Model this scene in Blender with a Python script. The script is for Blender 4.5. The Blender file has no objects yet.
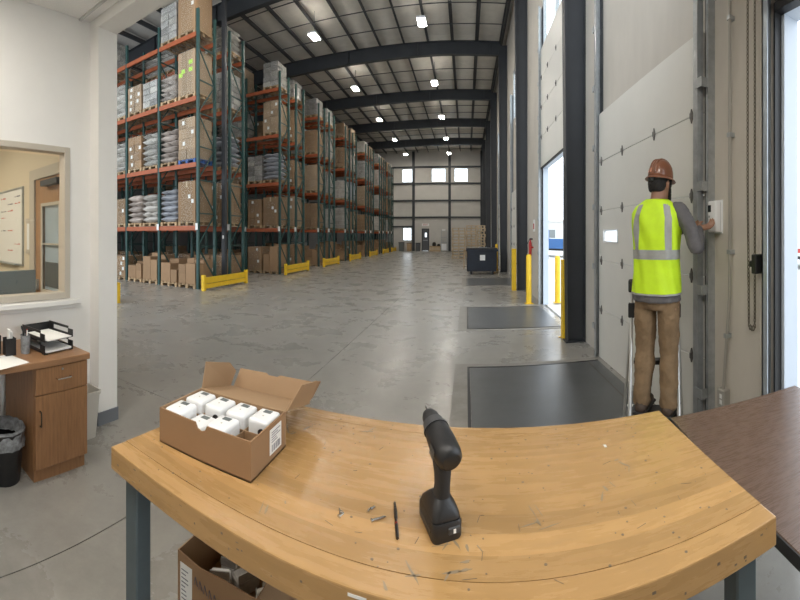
import bpy, bmesh, math, random
from mathutils import Vector, Matrix, noise
random.seed(7)
S = bpy.context.scene
C = S.collection
PI = math.pi

# ------------------------------------------------------------------ camera, world, exposure
# the photograph is a stitched cylindrical panorama: 390 px per radian, aisle vanishing point at (466, 235)
FPX, XV, YV, EYE = 390.0, 466.0, 235.1, 1.53
cd = bpy.data.cameras.new('camera')
cd.type = 'PANO'
cd.panorama_type = 'CENTRAL_CYLINDRICAL'
cd.central_cylindrical_range_u_min = (0 - XV) / FPX
cd.central_cylindrical_range_u_max = (800 - XV) / FPX
cd.central_cylindrical_range_v_min = -(600 - YV) / FPX
cd.central_cylindrical_range_v_max = YV / FPX
cd.central_cylindrical_radius = 1.0
cd.clip_start = 0.02
cd.clip_end = 500
cam = bpy.data.objects.new('camera', cd)
C.objects.link(cam)
cam.location = (0, 0, EYE)
cam.rotation_euler = (PI / 2, 0, 0)
S.camera = cam

S.view_settings.view_transform = 'Standard'
S.view_settings.look = 'None'
S.view_settings.gamma = 1.0
S.view_settings.use_curve_mapping = False
S.view_settings.exposure = 0.0

W = bpy.data.worlds.new('overcast_sky')
S.world = W
W.use_nodes = True
W.node_tree.nodes['Background'].inputs[0].default_value = (0.86, 0.93, 1.0, 1)
W.node_tree.nodes['Background'].inputs[1].default_value = 3.2

HIGHBAY_STRENGTH = 175.0
ADDED_PANEL_STRENGTH = 29.0
OFFICE_STRENGTH = 24.0

# ------------------------------------------------------------------ materials
MATS = {}
def mat(name, col, rough=0.55, metal=0.0, var=0.0, vscale=6.0, stretch=(1, 1, 1), rnd=0.0, bump=0.0, bscale=60.0,
        spec=0.5, emis=None, estr=0.0, coat=0.0, rvar=0.0, col2=None, detail=6.0):
    m = bpy.data.materials.new(name)
    m.use_nodes = True
    nt = m.node_tree
    N, L = nt.nodes, nt.links
    b = N['Principled BSDF']
    c4 = (col[0], col[1], col[2], 1)
    b.inputs['Base Color'].default_value = c4
    b.inputs['Roughness'].default_value = rough
    b.inputs['Metallic'].default_value = metal
    b.inputs['Specular IOR Level'].default_value = spec
    b.inputs['Coat Weight'].default_value = coat
    b.inputs['Coat Roughness'].default_value = 0.15
    if emis:
        b.inputs['Emission Color'].default_value = (*emis, 1)
        b.inputs['Emission Strength'].default_value = estr
    if var or bump or rvar:
        tc = N.new('ShaderNodeTexCoord')
        mp = N.new('ShaderNodeMapping')
        mp.inputs['Scale'].default_value = stretch
        L.new(tc.outputs['Object'], mp.inputs['Vector'])
        if rnd:
            oi0 = N.new('ShaderNodeObjectInfo')
            ml = N.new('ShaderNodeVectorMath'); ml.operation = 'MULTIPLY_ADD'
            cx = N.new('ShaderNodeCombineXYZ')
            for i in range(3): L.new(oi0.outputs['Random'], cx.inputs[i])
            ml.inputs[1].default_value = (37, 53, 71)
            L.new(cx.outputs[0], ml.inputs[0]); L.new(mp.outputs[0], ml.inputs[2])
            vec = ml.outputs[0]
        else:
            vec = mp.outputs[0]
    out = None
    if var:
        nz = N.new('ShaderNodeTexNoise')
        nz.inputs['Scale'].default_value = vscale
        nz.inputs['Detail'].default_value = detail
        nz.inputs['Roughness'].default_value = 0.62
        L.new(vec, nz.inputs['Vector'])
        mr = N.new('ShaderNodeMapRange')
        mr.inputs['From Min'].default_value = 0.3
        mr.inputs['From Max'].default_value = 0.7
        L.new(nz.outputs['Fac'], mr.inputs['Value'])
        mx = N.new('ShaderNodeMix'); mx.data_type = 'RGBA'
        a = [max(0, x * (1 - var)) for x in col] if col2 is None else col2
        d = [min(1, x * (1 + var)) for x in col] if col2 is None else col
        mx.inputs[6].default_value = (*a, 1); mx.inputs[7].default_value = (*d, 1)
        L.new(mr.outputs[0], mx.inputs[0])
        out = mx.outputs[2]
        if rvar:
            mr2 = N.new('ShaderNodeMapRange')
            mr2.inputs['From Min'].default_value = 0.3; mr2.inputs['From Max'].default_value = 0.7
            mr2.inputs['To Min'].default_value = rough - rvar; mr2.inputs['To Max'].default_value = rough + rvar
            L.new(nz.outputs['Fac'], mr2.inputs['Value']); L.new(mr2.outputs[0], b.inputs['Roughness'])
    if rnd:
        oi = N.new('ShaderNodeObjectInfo')
        mr3 = N.new('ShaderNodeMapRange')
        mr3.inputs['To Min'].default_value = 1 - rnd; mr3.inputs['To Max'].default_value = 1 + rnd
        L.new(oi.outputs['Random'], mr3.inputs['Value'])
        hs = N.new('ShaderNodeHueSaturation')
        L.new(mr3.outputs[0], hs.inputs['Value'])
        if out is not None: L.new(out, hs.inputs['Color'])
        else: hs.inputs['Color'].default_value = c4
        out = hs.outputs['Color']
    if out is not None:
        L.new(out, b.inputs['Base Color'])
    if bump:
        nb = N.new('ShaderNodeTexNoise'); nb.inputs['Scale'].default_value = bscale; nb.inputs['Detail'].default_value = 4
        L.new(vec, nb.inputs['Vector'])
        bp = N.new('ShaderNodeBump'); bp.inputs['Strength'].default_value = bump; bp.inputs['Distance'].default_value = 0.02
        L.new(nb.outputs['Fac'], bp.inputs['Height']); L.new(bp.outputs[0], b.inputs['Normal'])
    MATS[name] = m
    return m

def glassy(name, tint=(0.95, 0.97, 0.97), gloss=0.08, rough=0.02, alpha=None):
    m = bpy.data.materials.new(name); m.use_nodes = True
    nt = m.node_tree; N, L = nt.nodes, nt.links
    N.remove(N['Principled BSDF'])
    t = N.new('ShaderNodeBsdfTransparent'); t.inputs[0].default_value = (*tint, 1)
    if alpha is None:
        g = N.new('ShaderNodeBsdfGlossy'); g.inputs['Roughness'].default_value = rough
        fr = N.new('ShaderNodeValue'); fr.outputs[0].default_value = gloss * .5
        fac = fr.outputs[0]
    else:
        g = N.new('ShaderNodeBsdfPrincipled'); g.inputs['Base Color'].default_value = (0.5, 0.46, 0.42, 1); g.inputs['Roughness'].default_value = rough
        tc = N.new('ShaderNodeTexCoord'); nz = N.new('ShaderNodeTexNoise'); nz.inputs['Scale'].default_value = 9
        mp = N.new('ShaderNodeMapping'); mp.inputs['Scale'].default_value = (1, 1, 3)
        L.new(tc.outputs['Object'], mp.inputs[0]); L.new(mp.outputs[0], nz.inputs['Vector'])
        mr = N.new('ShaderNodeMapRange'); mr.inputs['From Min'].default_value = .35; mr.inputs['From Max'].default_value = .7
        mr.inputs['To Min'].default_value = alpha * .4; mr.inputs['To Max'].default_value = alpha * 1.7
        L.new(nz.outputs[0], mr.inputs[0]); fac = mr.outputs[0]
    mx = N.new('ShaderNodeMixShader')
    L.new(fac, mx.inputs[0]); L.new(t.outputs[0], mx.inputs[1]); L.new(g.outputs[0], mx.inputs[2])
    L.new(mx.outputs[0], N['Material Output'].inputs[0])
    MATS[name] = m
    return m

def concrete():
    m = bpy.data.materials.new('concrete'); m.use_nodes = True; N, L = m.node_tree.nodes, m.node_tree.links
    b = N['Principled BSDF']; tc = N.new('ShaderNodeTexCoord')
    def nz(scale, det, dist, st, lo, hi, a, c):
        mp = N.new('ShaderNodeMapping'); mp.inputs['Scale'].default_value = st; L.new(tc.outputs['Object'], mp.inputs[0])
        n = N.new('ShaderNodeTexNoise'); n.inputs['Scale'].default_value = scale; n.inputs['Detail'].default_value = det; n.inputs['Roughness'].default_value = .72; n.inputs['Distortion'].default_value = dist
        L.new(mp.outputs[0], n.inputs['Vector'])
        r = N.new('ShaderNodeMapRange'); r.inputs['From Min'].default_value = lo; r.inputs['From Max'].default_value = hi; r.inputs['To Min'].default_value = a; r.inputs['To Max'].default_value = c
        r.interpolation_type = 'SMOOTHSTEP'
        L.new(n.outputs[0], r.inputs[0]); return r.outputs[0]
    f = [nz(.35, 3, .3, (1, 1, 1), .2, .8, .90, 1.10), nz(1.7, 10, .4, (1, .7, 1), .15, .85, .84, 1.16), nz(12, 8, .2, (1, 1, 1), .2, .8, .92, 1.08), nz(.9, 5, 1.0, (.5, 1.6, 1), .28, .50, .90, 1.0)]
    o = f[0]
    for q in f[1:]:
        mm = N.new('ShaderNodeMath'); mm.operation = 'MULTIPLY'; L.new(o, mm.inputs[0]); L.new(q, mm.inputs[1]); o = mm.outputs[0]
    hs = N.new('ShaderNodeHueSaturation'); hs.inputs['Color'].default_value = (0.275, 0.262, 0.238, 1); L.new(o, hs.inputs['Value']); L.new(hs.outputs[0], b.inputs['Base Color'])
    L.new(nz(1.6, 8, .3, (1, 1, 1), .2, .8, .22, .36), b.inputs['Roughness'])
    bp = N.new('ShaderNodeBump'); bp.inputs['Strength'].default_value = .03; bp.inputs['Distance'].default_value = .01; L.new(nz(14, 3, 0, (1, 1, 1), 0, 1, 0, 1), bp.inputs['Height']); L.new(bp.outputs[0], b.inputs['Normal'])
    MATS['concrete'] = m
concrete()
mat('joint', (0.12, 0.115, 0.105), 0.9)
mat('leveler_concrete', (0.24, 0.225, 0.20), 0.6, var=0.18, vscale=5)
mat('white_wall', (0.82, 0.80, 0.76), 0.7, var=0.02, vscale=3, bump=0.03, bscale=90)
mat('trim_grey', (0.17, 0.18, 0.20), 0.6)
mat('ceiling_tile', (0.86, 0.85, 0.82), 0.9, var=0.05, vscale=120, bump=0.1, bscale=200)
mat('ceiling_grid', (0.55, 0.55, 0.53), 0.5)
mat('taupe_frame', (0.52, 0.47, 0.39), 0.45)
mat('cream_wall', (0.70, 0.61, 0.46), 0.7)
mat('oak_door', (0.38, 0.21, 0.10), 0.4, var=0.25, vscale=8, stretch=(6, 6, .6))
mat('desk_wood', (0.285, 0.145, 0.066), 0.38, var=0.22, vscale=7, stretch=(9, 9, .8), spec=0.4)
mat('desk_top', (0.30, 0.16, 0.08), 0.33, var=0.14, vscale=7, stretch=(7, .8, 7), spec=0.45)
mat('wood_bench', (0.43, 0.255, 0.102), 0.27, var=0.10, vscale=5, stretch=(1.0, 7, 7), rnd=0.13, spec=0.45, bump=0.03, bscale=40, rvar=.08)
mat('bench_mark', (0.12, 0.085, 0.055), 0.6)
mat('bench_scuff', (0.26, 0.20, 0.13), 0.5)
mat('bench_steel', (0.075, 0.10, 0.11), 0.45, var=.12, vscale=8)
mat('walnut', (0.125, 0.078, 0.055), 0.28, var=0.16, vscale=7, stretch=(3, 34, 8), spec=0.5, rvar=.06)
mat('black_edge', (0.012, 0.012, 0.013), 0.45)
mat('galv', (0.42, 0.44, 0.45), 0.42, metal=0.6, var=0.15, vscale=14)
mat('galv_blue', (0.40, 0.45, 0.50), 0.42, metal=0.4, var=0.12, vscale=10)
mat('dark_steel', (0.032, 0.035, 0.040), 0.5, var=0.12, vscale=3)
mat('purlin', (0.06, 0.062, 0.066), 0.55)
mat('insulation', (0.78, 0.745, 0.685), 0.5, var=0.08, vscale=2.5, rnd=0.05, bump=0.25, bscale=5)
mat('metal_wall', (0.56, 0.54, 0.50), 0.5, var=0.05, vscale=1.2)
mat('liner_dark', (0.13, 0.13, 0.135), 0.6)
mat('beige_wall', (0.56, 0.52, 0.46), 0.62, var=0.09, vscale=1.6, stretch=(1, 1, .35))
mat('door_panel', (0.70, 0.685, 0.635), 0.42, var=0.03, vscale=1.5, rnd=.015)
mat('hinge', (0.20, 0.19, 0.18), 0.45, metal=.5)
mat('white_reveal', (0.50, 0.56, 0.64), 0.5)
mat('leveler', (0.115, 0.12, 0.123), 0.34, metal=.3, var=0.10, vscale=3, bump=.06, bscale=300)
mat('yellow', (0.78, 0.50, 0.02), 0.42, var=.08, vscale=6)
mat('rack_green', (0.022, 0.066, 0.060), 0.5, var=.15, vscale=6)
mat('rack_orange', (0.34, 0.085, 0.028), 0.5, var=.15, vscale=5)
mat('wire_deck', (0.30, 0.27, 0.24), 0.5, metal=.5)
mat('pallet_wood', (0.42, 0.29, 0.165), 0.75, var=.25, vscale=9, rnd=.2)
mat('pallet_wood_pale', (0.56, 0.45, 0.31), 0.75, var=.2, vscale=9, rnd=.15)
mat('pallet_blue', (0.03, 0.10, 0.32), .5)
mat('carton', (0.29, 0.18, 0.098), 0.75, var=.07, vscale=3, rnd=.18)
mat('carton_pale', (0.36, 0.255, 0.165), 0.75, var=.07, vscale=3, rnd=.15)
mat('carton_new', (0.30, 0.175, 0.088), 0.72, var=.04, vscale=8)
mat('carton_in', (0.35, 0.225, 0.125), 0.75, var=.04, vscale=8)
mat('tape', (0.52, 0.40, 0.26), 0.3)
mat('paper_white', (0.80, 0.80, 0.78), 0.7)
mat('paper_grey', (0.42, 0.40, 0.37), 0.7, var=.3, vscale=20)
mat('lime_label', (0.45, 0.72, 0.10), .6)
mat('sack_white', (0.43, 0.405, 0.37), 0.45, var=.22, vscale=5, rnd=.25)
mat('sack_grey', (0.36, 0.31, 0.275), 0.45, var=.25, vscale=5, rnd=.28)
mat('sack_blue', (0.30, 0.31, 0.335), 0.4, var=.2, vscale=5, rnd=.15)
mat('pack_silver', (0.31, 0.295, 0.28), 0.35, var=.35, vscale=7, rnd=.3)
mat('white_plastic', (0.83, 0.84, 0.85), 0.32, spec=.5)
mat('screen', (0.02, 0.025, 0.03), 0.15)
mat('screen_grey', (0.16, 0.18, 0.18), 0.2)
mat('black_plastic', (0.014, 0.014, 0.015), 0.42, bump=.05, bscale=180)
mat('rubber', (0.022, 0.022, 0.023), 0.7, bump=.1, bscale=150)
mat('drill_grey', (0.05, 0.052, 0.055), 0.4)
mat('steel_bright', (0.55, 0.54, 0.52), 0.25, metal=1)
mat('steel_dark', (0.12, 0.11, 0.10), 0.3, metal=1)
mat('red_ring', (0.45, 0.05, 0.03), .4)
mat('bin_black', (0.008, 0.008, 0.009), 0.4)
mat('bag_grey', (0.23, 0.24, 0.25), 0.25, var=.5, vscale=25)
mat('bin_beige', (0.55, 0.52, 0.46), 0.5)
mat('skin', (0.34, 0.18, 0.115), 0.5, var=.06, vscale=20)
mat('hair', (0.009, 0.007, 0.006), 0.6, bump=.4, bscale=200)
mat('hat', (0.22, 0.082, 0.04), 0.3, var=.15, vscale=9, coat=.4)
mat('hat_sticker', (0.75, 0.33, 0.20), .4)
mat('vest', (0.62, 0.92, 0.02), 0.6, var=.06, vscale=12, emis=None)
mat('reflective', (0.36, 0.37, 0.36), 0.35, var=.1, vscale=30)
mat('shirt', (0.125, 0.12, 0.125), 0.85, var=.15, vscale=20)
mat('trouser', (0.235, 0.155, 0.085), 0.85, var=.16, vscale=16)
mat('boot', (0.07, 0.045, 0.03), .6)
mat('alu', (0.62, 0.62, 0.60), 0.35, metal=.7)
mat('navy_bin', (0.008, 0.013, 0.024), 0.45, var=.3, vscale=4)
mat('door_grey', (0.10, 0.105, 0.11), .5)
mat('exit_red', (0.5, 0.03, 0.02), .5)
mat('truck_blue', (0.05, 0.16, 0.42), .4)
mat('tyre', (0.02, 0.02, 0.02), .8)
mat('outdoor_ground', (0.62, 0.62, 0.60), .8, var=.05, vscale=1)
mat('outdoor_building', (0.58, 0.58, 0.57), .8)
mat('outdoor_red', (0.5, 0.05, 0.04), .5)
mat('red_ext', (0.45, 0.02, 0.015), .35)
mat('uplight', (0.9, 0.9, 0.9), .4, emis=(1.0, 0.93, 0.82), estr=HIGHBAY_STRENGTH * .22)
mat('lamp_lens', (0.9, 0.9, 0.9), .4, emis=(1.0, 0.93, 0.82), estr=HIGHBAY_STRENGTH)
mat('added_panel_lens', (0.9, 0.9, 0.9), .4, emis=(1.0, 0.95, 0.87), estr=ADDED_PANEL_STRENGTH)
mat('added_office_lens', (0.9, 0.9, 0.9), .4, emis=(1.0, 0.88, 0.70), estr=OFFICE_STRENGTH)
mat('whiteboard', (0.80, 0.80, 0.78), .25)
mat('ink', (0.10, 0.10, 0.14), .6)
mat('ink_red', (0.5, 0.12, 0.10), .6)
mat('chain', (0.20, 0.18, 0.14), .4, metal=.7)
mat('conduit', (0.40, 0.38, 0.34), .45, metal=.4)
glassy('glass')
m_ = bpy.data.materials.new('frosted'); m_.use_nodes = True
_n, _l = m_.node_tree.nodes, m_.node_tree.links
_t = _n.new('ShaderNodeBsdfTranslucent'); _t.inputs[0].default_value = (.95, .97, 1, 1); _l.new(_t.outputs[0], _n['Material Output'].inputs[0]); MATS['frosted'] = m_
glassy('wrap', alpha=0.07, rough=0.25)

# ------------------------------------------------------------------ mesh builder
class MB:
    def __init__(s): s.v = []; s.f = []
    def add(s, vs, fs, M=None):
        o = len(s.v)
        s.v += [tuple(M @ Vector(p)) if M else tuple(p) for p in vs]
        s.f += [tuple(i + o for i in f) for f in fs]
        return s
    def b2(s, x0, x1, y0, y1, z0, z1, M=None):
        vs = [(x, y, z) for z in (z0, z1) for (x, y) in ((x0, y0), (x1, y0), (x1, y1), (x0, y1))]
        return s.add(vs, [(3, 2, 1, 0), (4, 5, 6, 7), (0, 1, 5, 4), (1, 2, 6, 5), (2, 3, 7, 6), (3, 0, 4, 7)], M)
    def box(s, c, d, M=None, rz=0):
        if rz:
            R = Matrix.Translation(c) @ Matrix.Rotation(rz, 4, 'Z')
            M = M @ R if M else R
            c = (0, 0, 0)
        return s.b2(c[0] - d[0] / 2, c[0] + d[0] / 2, c[1] - d[1] / 2, c[1] + d[1] / 2, c[2] - d[2] / 2, c[2] + d[2] / 2, M)
    def prism(s, poly, a0, a1, axis='z', M=None):
        n = len(poly)
        def P(p, a):
            return {'z': (p[0], p[1], a), 'x': (a, p[0], p[1]), 'y': (p[0], a, p[1])}[axis]
        vs = [P(p, a0) for p in poly] + [P(p, a1) for p in poly]
        fs = [tuple(range(n))[::-1], tuple(range(n, 2 * n))] + [(i, (i + 1) % n, (i + 1) % n + n, i + n) for i in range(n)]
        return s.add(vs, fs, M)
    def bar(s, p, q, w, h=None, up=(0, 0, 1)):
        p = Vector(p); q = Vector(q); d = (q - p); L = d.length; d.normalize()
        u = Vector(up)
        if abs(d.dot(u)) > .98: u = Vector((1, 0, 0))
        x = d.cross(u).normalized(); y = x.cross(d)
        M = Matrix((x, y, d)).transposed().to_4x4(); M.translation = p
        h = h or w
        return s.b2(-w / 2, w / 2, -h / 2, h / 2, 0, L, M)
    def tube(s, path, r, n=8, M=None, cap=True):
        P = [Vector(p) for p in path]
        rr = r if isinstance(r, (list, tuple)) else [r] * len(P)
        rings = []
        up = None
        for i, p in enumerate(P):
            d = (P[min(i + 1, len(P) - 1)] - P[max(i - 1, 0)]).normalized()
            if up is None:
                up = Vector((0, 0, 1)) if abs(d.z) < .9 else Vector((1, 0, 0))
            x = d.cross(up).normalized(); y = x.cross(d).normalized(); up = y
            rings.append([p + (x * math.cos(2 * PI * k / n) + y * math.sin(2 * PI * k / n)) * rr[i] for k in range(n)])
        return s.rings(rings, M, cap)
    def rings(s, rings, M=None, cap=True):
        n = len(rings[0])
        vs = [p for r in rings for p in r]
        fs = []
        for i in range(len(rings) - 1):
            for k in range(n):
                fs.append((i * n + k, i * n + (k + 1) % n, (i + 1) * n + (k + 1) % n, (i + 1) * n + k))
        if cap:
            fs.append(tuple(range(n))[::-1]); fs.append(tuple(range((len(rings) - 1) * n, len(rings) * n)))
        return s.add(vs, fs, M)
    def cyl(s, c, r, h, n=16, r2=None, M=None):
        r2 = r if r2 is None else r2
        return s.rings([[(c[0] + r * math.cos(2 * PI * k / n), c[1] + r * math.sin(2 * PI * k / n), c[2]) for k in range(n)],
                        [(c[0] + r2 * math.cos(2 * PI * k / n), c[1] + r2 * math.sin(2 * PI * k / n), c[2] + h) for k in range(n)]], M)
    def lathe(s, prof, n=20, M=None, c=(0, 0), cap=True):
        return s.rings([[(c[0] + r * math.cos(2 * PI * k / n), c[1] + r * math.sin(2 * PI * k / n), z) for k in range(n)] for r, z in prof], M, cap)
    def mesh(s, name, m, smooth=False, bevel=0, seg=1):
        me = bpy.data.meshes.new(name)
        me.from_pydata(s.v, [], s.f)
        bm = bmesh.new(); bm.from_mesh(me)
        bmesh.ops.recalc_face_normals(bm, faces=bm.faces)
        if bevel:
            es = [e for e in bm.edges if len(e.link_faces) == 2 and e.calc_face_angle(0) > .5]
            bmesh.ops.bevel(bm, geom=es, offset=bevel, segments=seg, affect='EDGES', profile=.6)
        bm.to_mesh(me); bm.free()
        if smooth:
            for p in me.polygons: p.use_smooth = True
            if smooth != 'all':
                me.set_sharp_from_angle(angle=math.radians(40))
        me.materials.append(MATS[m])
        return me
    def build(s, name, m, parent=None, smooth=False, bevel=0, seg=1, loc=None):
        return link(name, s.mesh(name, m, smooth, bevel, seg), parent, loc)

def link(name, me, parent=None, loc=None, rot=None):
    o = bpy.data.objects.new(name, me)
    C.objects.link(o)
    if parent: o.parent = parent
    if loc: o.location = loc
    if rot: o.rotation_euler = rot
    return o
def tag(o, label, cat, group=None, kind=None):
    o['label'] = label; o['category'] = cat
    if group: o['group'] = group
    if kind: o['kind'] = kind
    return o
def thing(name, label, cat, loc=(0, 0, 0), rz=0, group=None, kind=None):
    o = bpy.data.objects.new(name, None); C.objects.link(o)
    o.empty_display_size = .1
    o.location = loc; o.rotation_euler = (0, 0, rz)
    return tag(o, label, cat, group, kind)
def struct(o, label, cat): return tag(o, label, cat, None, 'structure')
def part(name, m, parent, *boxes, **k):
    b = MB()
    for x in boxes: b.b2(*x)
    return b.build(name, m, parent, **k)
def grid_wall(u0, u1, v0, v1, holes):
    us = sorted({u0, u1, *[h[0] for h in holes], *[h[1] for h in holes]}); vs = sorted({v0, v1, *[h[2] for h in holes], *[h[3] for h in holes]})
    us = [u for u in us if u0 <= u <= u1]; vs = [v for v in vs if v0 <= v <= v1]
    out = []
    for i in range(len(us) - 1):
        for j in range(len(vs) - 1):
            a, b, c, d = us[i], us[i + 1], vs[j], vs[j + 1]
            if not any(h[0] <= (a + b) / 2 <= h[1] and h[2] <= (c + d) / 2 <= h[3] for h in holes): out.append((a, b, c, d))
    return out
def letters(txt, name, m, parent, loc, rot, size, depth=.0004):
    cu = bpy.data.curves.new(name, 'FONT'); cu.body = txt; cu.size = size; cu.extrude = depth; cu.align_x = 'CENTER'; cu.align_y = 'CENTER'
    o = bpy.data.objects.new('tmp_text', cu); C.objects.link(o)
    dg = bpy.context.evaluated_depsgraph_get(); dg.update()
    me = bpy.data.meshes.new_from_object(o.evaluated_get(dg))
    bpy.data.objects.remove(o)
    me.materials.clear(); me.materials.append(MATS[m])
    return link(name, me, parent, loc, rot)

# ================================================================== SETTING
DF, WF, WO = 1.64, 1.70, 1.79          # door face, wall face, wall outer face (X)
FR = [5.35 * k for k in range(1, 8)]   # frame lines (Y)
BACK = 37.4
LEFT = -18.0

# ---- floor
fl = part('floor', 'joint', None, (LEFT - .3, WF, -2.4, BACK + .3, -.2, -.012))
struct(fl, 'worn grey concrete warehouse floor slab with saw-cut joints', 'floor')
xs = [LEFT, -14.4, -10.0, -5.6, -1.62, WF]; ys = [-2.4, 2.62, 8.0, 13.35, 18.7, 24.05, 29.4, BACK]
for i in range(len(xs) - 1):
    for j in range(len(ys) - 1):
        part('slab', 'concrete', fl, (xs[i] + .003, xs[i + 1] - .003, ys[j] + .003, ys[j + 1] - .003, -.03, 0))

# ---- right wall with dock openings
DOORS = [(-.55, 1.60, 2.86), (2.44, 4.58, 3.05), (6.28, 8.42, 3.02), (11.75, 13.90, 3.02), (17.1, 19.25, 3.02), (22.45, 24.6, 3.02), (27.8, 29.95, 3.02)]
WINS = [(6.15, 8.55, 5.62, 7.4), (11.6, 14.0, 5.62, 7.4), (17.0, 19.4, 5.62, 7.4), (22.3, 24.7, 5.62, 7.4), (27.7, 30.1, 5.62, 7.4)]
holes = [(a, b, 0, h) for a, b, h in DOORS] + [(a, b, c, d) for a, b, c, d in WINS]
b = MB()
for a, c, d, e in grid_wall(-2.4, BACK + .2, 0, 9.9, holes): b.b2(WF, WO, a, c, d, e)
wr = b.build('wall_right', 'beige_wall')
struct(wr, 'beige insulated metal wall holding the row of dock doors', 'wall')
n_win = [0]
def window(name_label, plane, hole, mull=(1, 0)):
    n_win[0] += 1
    ax, pos = plane
    a0, a1, z0, z1 = hole
    t = thing('window_%d' % n_win[0], name_label, 'window', kind='structure')
    f = .05; y0, y1 = pos + .01, pos + .09
    def bx(u0, u1, w0, w1, k0=y0, k1=y1):
        return (k0, k1, u0, u1, w0, w1) if ax == 'x' else (u0, u1, k0, k1, w0, w1)
    part('window_frame', 'galv', t, bx(a0, a0 + f, z0, z1), bx(a1 - f, a1, z0, z1), bx(a0 + f, a1 - f, z0, z0 + f), bx(a0 + f, a1 - f, z1 - f, z1))
    nu, nv = mull[0] + 1, mull[1] + 1
    du, dv = (a1 - a0 - 2 * f) / nu, (z1 - z0 - 2 * f) / nv
    for i in range(nu):
        for j in range(nv):
            part('pane', 'glass', t, bx(a0 + f + i * du + .012, a0 + f + (i + 1) * du - .012, z0 + f + j * dv + .012, z0 + f + (j + 1) * dv - .012, pos + .045, pos + .053))
    for i in range(1, nu): part('mullion', 'galv', t, bx(a0 + f + i * du - .012, a0 + f + i * du + .012, z0 + f, z1 - f))
    for j in range(1, nv): part('mullion', 'galv', t, bx(a0 + f, a1 - f, z0 + f + j * dv - .012, z0 + f + j * dv + .012))
    return t
ordn = ['first', 'second', 'third', 'fourth', 'fifth', 'sixth', 'seventh', 'eighth']
num = ordn + ['ninth', 'tenth', 'eleventh', 'twelfth']
for i, wn in enumerate(WINS):
    window('high daylight window above the %s dock door past the worker' % ordn[i], ('x', WF), wn, (1, 0))

# ---- dock doors
hm = MB(); hm.prism([(0, -.055), (.022, 0), (0, .055), (-.022, 0)], -.012, 0, 'x'); hm.cyl((0, 0, -.02), .012, .04, 8, M=Matrix.Translation((-.012, 0, 0)))
HINGE = hm.mesh('hinge', 'hinge')
def dock_door(i, y0, y1, zb, zt, npan, label, vision=None, clear_top=6.6):
    d = thing('door_%d' % i, label, 'door', kind='structure')
    ph = (zt - zb) / npan
    b = MB(); b.b2(DF, DF + .045, y0 - .05, y1 + .05, .003, ph - .003)
    pm = b.mesh('panel', 'door_panel', bevel=.004)
    for k in range(npan):
        if vision == k:
            b = MB()
            for a, c, e, f in grid_wall(y0 - .05, y1 + .05, .003, ph - .003, [(y1 - .57, y1 - .14, .235, .365)]): b.b2(DF, DF + .045, a, c, e, f)
            p = b.build('panel', 'door_panel', d, loc=(0, 0, zb + k * ph))
            fr = part('vision_frame', 'white_plastic', p, (DF - .006, DF + .002, y1 - .585, y1 - .125, .22, .236), (DF - .006, DF + .002, y1 - .585, y1 - .125, .364, .38),
                      (DF - .006, DF + .002, y1 - .585, y1 - .569, .236, .364), (DF - .006, DF + .002, y1 - .141, y1 - .125, .236, .364))
            part('pane', 'frosted', p, (DF + .018, DF + .024, y1 - .57, y1 - .14, .235, .365))
        else:
            link('panel', pm, d, (0, 0, zb + k * ph))
        if k:
            for f in (.03, .32, .665, .97):
                link('hinge', HINGE, d, (DF, y0 + (y1 - y0) * f, zb + k * ph))
    part('bottom_seal', 'rubber', d, (DF + .005, DF + .04, y0 - .02, y1 + .02, zb - .0 + (.0 if zb < .1 else -.03), zb + .003))
    # vertical-lift tracks with brackets and rollers
    for sgn, yy in ((-1, y0 - .09), (1, y1 + .09)):
        tr = part('track', 'galv', d, (DF - .05, DF - .046, min(yy - sgn * .065, yy - sgn * .01), max(yy - sgn * .065, yy - sgn * .01), 0, clear_top), (DF - .05, DF + .0, yy - sgn * .01 - .002, yy - sgn * .01 + .002, 0, clear_top))
        part('track_angle', 'galv', d, (DF - .0, WF, yy + sgn * .055 - .003, yy + sgn * .055 + .003, 0, clear_top), (DF - .0, DF + .004, min(yy + sgn * .03, yy + sgn * .055), max(yy + sgn * .03, yy + sgn * .055), 0, clear_top))
        part('track_backing', 'dark_steel', d, (WF - .012, WF - .004, yy - .05, yy + .05, 0, clear_top))
        b = MB()
        z = .35
        while z < clear_top:
            part('track_bracket', 'galv', d, (DF - .056, DF - .050, min(yy - sgn * .03, yy + sgn * .055), max(yy - sgn * .03, yy + sgn * .055), z, z + .07), (DF - .05, WF, yy + sgn * .045 - .004, yy + sgn * .045 + .004, z, z + .07)); z += .75
    return d
dock_door(1, *DOORS[1][:2], 0.0, 3.05, 5, 'closed white sectional dock door with diamond hinges behind the worker', vision=2)
dock_door(2, *DOORS[2][:2], 3.02, 5.62, 4, 'raised white sectional dock door beyond the first dark steel column')
dock_door(3, *DOORS[3][:2], 0.0, 3.05, 5, 'closed white dock door beside the navy steel bin')
dock_door(4, *DOORS[4][:2], 0.0, 3.05, 5, 'closed white dock door just beyond the navy steel bin')
dock_door(5, *DOORS[5][:2], 0.0, 3.05, 5, 'closed white dock door alongside the pallet stacks')
dock_door(6, *DOORS[6][:2], 0.0, 3.05, 5, 'closed white dock door farthest along the wall')
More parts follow.
